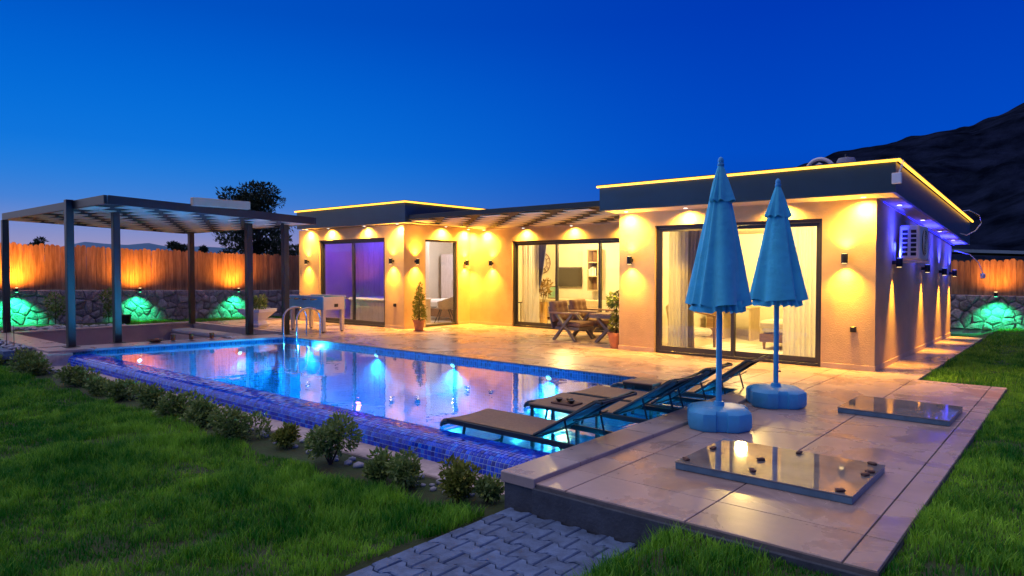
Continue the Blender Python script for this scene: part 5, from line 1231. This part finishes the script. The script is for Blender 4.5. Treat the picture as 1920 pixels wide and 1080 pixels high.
for i, (x, y, r_, h, lb) in enumerate(shr):
    r_ *= 1.1; h *= .95
    z = float(lawn_z(x, y)); t = thing('shrub', 'shrub below the pool wall, '+lb, 'shrub', (x, y, z), 0, 'shrubs along the pool wall')
    q = random.Random(i+50); cs = []
    for k_ in range(7):
        a_ = q.uniform(0, 6.28); d_ = r_*q.uniform(.1,.62); s_ = r_*q.uniform(.32,.55); cs.append((d_*math.cos(a_), d_*math.sin(a_)*.8, h*q.uniform(.3,.85), s_, s_, s_*q.uniform(.7,1.1)))
        MB().tube([(0,0,-.02),(d_*.5*math.cos(a_),d_*.5*math.sin(a_),h*.3),(d_*math.cos(a_),d_*.8*math.sin(a_),h*.75)], [.008,.006,.003], 5).build('stem', MT['bark'], t)
    near = x > -8
    foliage(t, cs, int((1250 if near else 700)*(r_/.28)**1.6)+200, .055 if near else .07, i+60, MT['topiary'] if i in (10, 14) else MT['shrub'], up=.35)
stn = [(x, 4.2+.08*math.sin(x*7), .05) for x in np.arange(-14.2, -3.6, .55)]
r_ = random.Random(3); k_ = 0
peb = thing('pebble_bed', 'row of pale rounded pebbles between the shrubs and the pool wall', 'pebbles', (-9, 4.2, -.3))
for i in range(90):
    x = r_.uniform(-15.2, -3.6); y = r_.uniform(4.08, 4.31); s_ = r_.uniform(.03,.075); o = link('pebble', r_.choice(PEB), peb, (x+9, y-4.2, float(lawn_z(x, y))+.3+s_*.25), (0,0,r_.uniform(0,6))); o.scale = (s_, s_*r_.uniform(.65,1), s_*.6)
# plants at the lit stone wall on the far left
for (x, y, h, w_, n_, lb, sd) in ((-22.9,6.6,1.0,.26,420,'slim dark shrub against the green lit stone wall',71), (-23.0,8.05,1.1,.20,380,'tall thin shrub beside the black pot at the stone wall',72)):
    t = thing('shrub', lb, 'shrub', (x, y, float(lawn_z(x, y))), 0)
    MB().tube([(0,0,0),(.02,0,h*.5),(0,.02,h*.9)], [.015,.012,.005], 6).build('stem', MT['bark'], t)
    foliage(t, [(0,0,h*.72,w_,w_,h*.25),(.06,.05,h*.5,w_*.7,w_*.7,h*.2),(-.05,-.04,h*.35,w_*.5,w_*.5,h*.15)], n_, .10, sd, MT['shrub'], up=.3)
t = thing('plant_pot', 'small black nursery pot standing by the stone wall', 'pot', (-22.75, 8.45, float(lawn_z(-22.75, 8.45)))); MB().lathe([(.11,0),(.14,.26),(.155,.265),(.155,.29),(.13,.29),(.10,.2)], n=18).build('pot_body', MT['black'], t, smooth=True); MB().lathe([(.01,.22),(.128,.235),(.01,.245)], n=14).build('soil', MT['soil'], t)
peb2 = thing('pebble_bed', 'white pebble strip at the foot of the green lit stone wall', 'pebbles', (-22, 6, 0))
for i in range(110):
    x = r_.uniform(-22.6, -21.3); y = r_.uniform(4.6, 8.2); s_ = r_.uniform(.05,.11); o = link('pebble', r_.choice(PEB), peb2, (x+22, y-6, float(lawn_z(x, y))+s_*.25), (0,0,r_.uniform(0,6))); o.scale = (s_, s_*r_.uniform(.65,1), s_*.6)

# ================================================================== trees beyond the fence
def tree(px_, d, top, bot, wid, label, seed, n, size, clumps, trunk_h):
    x, y, _ = view_pt(px_, 503, d); t = thing('tree', label, 'tree', (x, y, -.35), 0, 'trees beyond the picket fence'); q = random.Random(seed)
    H = top+.35; cs = []
    tr_ = MB().tube([(0,0,0),(q.uniform(-.1,.1),.05,H*.3),(q.uniform(-.2,.2),.1,H*.6),(0,0,H*.85)], [wid*.045,wid*.035,wid*.022,.02], 8)
    for k_ in range(clumps):
        u = q.random(); a_ = q.uniform(0, 6.28); z = (bot+.35)+(H-bot-.35)*u; prof_ = math.sin(math.pi*min(1,(u*.82+.12)))**.7; d_ = wid*.5*prof_*q.uniform(.25,1); s_ = wid*q.uniform(.09,.17)
        c_ = (d_*math.cos(a_), d_*math.sin(a_), z, s_*1.2, s_*1.2, s_*.6); cs.append(c_)
        tr_.tube([(0,0,max(H*.28, z-.35*d_-.3)),(c_[0]*.55,c_[1]*.55,z-.12*d_-.1),(c_[0],c_[1],z)], [wid*.016,wid*.010,.01], 5)
    tr_.build('trunk', MT['bark'], t)
    foliage(t, cs, n, size, seed, MT['darkleaf'], name='crown', up=.2, shape=.35)
tree(482, 46, 6.9, 2.9, 4.9, 'broad dark pine tree rising behind the pergola roof', 5, 9500, .26, 44, .3)
for (px_, d, top, bot, wid, lb, sd) in ((330,60,3.9,1.5,2.4,'small round tree between the two middle pergola posts',6), (72,62,4.2,1.5,2.0,'small tree top showing over the left end of the picket fence',7), (378,66,3.6,1.6,1.6,'little tree top right of the small round tree',8), (505,52,3.7,.8,3.2,'low bushy tree below the broad pine',9), (550,58,3.4,.8,3.6,'low tree seen beside the villa corner',10), (215,70,3.4,1.2,2.2,'faint tree top behind the picket fence left of the round tree',12), (440,64,3.3,1.0,3.0,'low tree left of the broad pine trunk',13)):
    tree(px_, d, top, bot, wid, lb, sd, 2600, .26, 18, .3)

# ================================================================== grass
def blades(n, pts, h0, w0, seed):
    r_ = np.random.RandomState(seed); x, y = pts[:,0], pts[:,1]; n = len(x); z = lawn_z(x, y)
    pat = vnoise(x, y, .30, 5)*.55+vnoise(x, y, 1.1, 6)*.45
    h = h0*(.25+1.5*pat**1.5*1.4)*r_.uniform(.6,1.3,n); a = r_.uniform(0,2*np.pi,n); w_ = w0*r_.uniform(.7,1.3,n); le = r_.uniform(.15,.9,n)*h
    dx, dy = np.cos(a), np.sin(a); b = a+r_.uniform(-.9,.9,n)+np.pi/2; lx, ly = np.cos(b)*le, np.sin(b)*le
    V = np.stack([np.stack([x-dx*w_, y-dy*w_, z-.01],1), np.stack([x+dx*w_, y+dy*w_, z-.01],1), np.stack([x+dx*w_*.7+lx*.35, y+dy*w_*.7+ly*.35, z+h*.6],1), np.stack([x-dx*w_*.7+lx*.35, y-dy*w_*.7+ly*.35, z+h*.6],1), np.stack([x+lx, y+ly, z+h],1)],1)
    i = np.arange(n)*5; F_ = np.concatenate([np.stack([i,i+1,i+2],1), np.stack([i,i+2,i+3],1), np.stack([i+3,i+2,i+4],1)])
    cl = vnoise(x, y, .07, 7)*.40+vnoise(x, y, .4, 8)*.38+vnoise(x, y, 1.9, 9)*.22
    tint = np.clip(1.7*(cl-.40)+.5*r_.rand(n)**2.5, 0, 1)
    return V.reshape(-1,3), F_, np.repeat(tint,5)
def scatter(rects, dens, seed, ok):
    r_ = np.random.RandomState(seed); out = []
    for (a, b, c, d) in rects:
        n = int((b-a)*(d-c)*dens); p = np.stack([r_.uniform(a,b,n), r_.uniform(c,d,n)],1); out.append(p)
    p = np.concatenate(out); return p[ok(p[:,0], p[:,1], r_)]
fwd = np.array([-math.sin(R(40.2)), math.cos(R(40.2))]); rgt = np.array([math.cos(R(40.2)), math.sin(R(40.2))])
def ok_lawn(x, y, r_):
    dep = x*fwd[0]+y*fwd[1]; lat = x*rgt[0]+y*rgt[1]
    keep = (dep > -.5) & (np.abs(lat) < np.maximum(dep,0)*.86+3.2)
    keep &= ~((x > -3.50) & (x < -2.16) & (y < 4.05))                      # path
    keep &= ~((x > -21.2) & (x < -3.3) & (y > 4.02) & (y < 12))           # pool, pit
    keep &= ~((x > -3.45) & (x < -.83) & (y > 3.99) & (y < 11.45))        # terrace
    keep &= ~((x > -20) & (x < -1.88) & (y > 9.7))                        # house and walk
    keep &= ~((y > 3.78+.05*np.sin(x*5)) & (x < -3.3) & (x > -21.2) & (y < 4.4))   # shrub bed
    keep &= ~((x > -20.3) & (x < -16.2) & (y > 3.68) & (y < 4.4))
    keep &= ~((x < -21.2) & (y < 8.3) & (y > 4.5))                        # white pebbles by the wall
    bare = vnoise(x, y, .6, 21)*.6+vnoise(x, y, .2, 22)*.4
    keep &= (bare > .29) | (r_.rand(len(x)) < .4)
    keep &= r_.rand(len(x)) < np.clip((6.5/np.maximum(dep,1))**1.55, .03, 1)
    return keep
pts = scatter([(-9,-3.5,-1.5,3.9), (-2.2,4.5,-.3,4.1), (-.85,7.5,3.9,11.5)], 5200, 1, ok_lawn)
V1, F1, t1 = blades(0, pts, .060, .0036, 2)
pts2 = scatter([(-21,-9,-2,3.9), (-.85,9,11.5,23.1), (-1.95,-.83,11.45,23.0), (-24,-15,3,22)], 5200, 3, ok_lawn)
V2, F2, t2 = blades(0, pts2, .060, .0048, 4)
gm = fast_mesh('grass', np.concatenate([V1,V2]), np.concatenate([F1,F2+len(V1)]), np.concatenate([t1,t2]), MT['grass'])
tag(link('grass', gm), 'short green grass of the lawn around the pool terrace', 'grass', kind='stuff')
print('grass blades', len(pts), len(pts2))
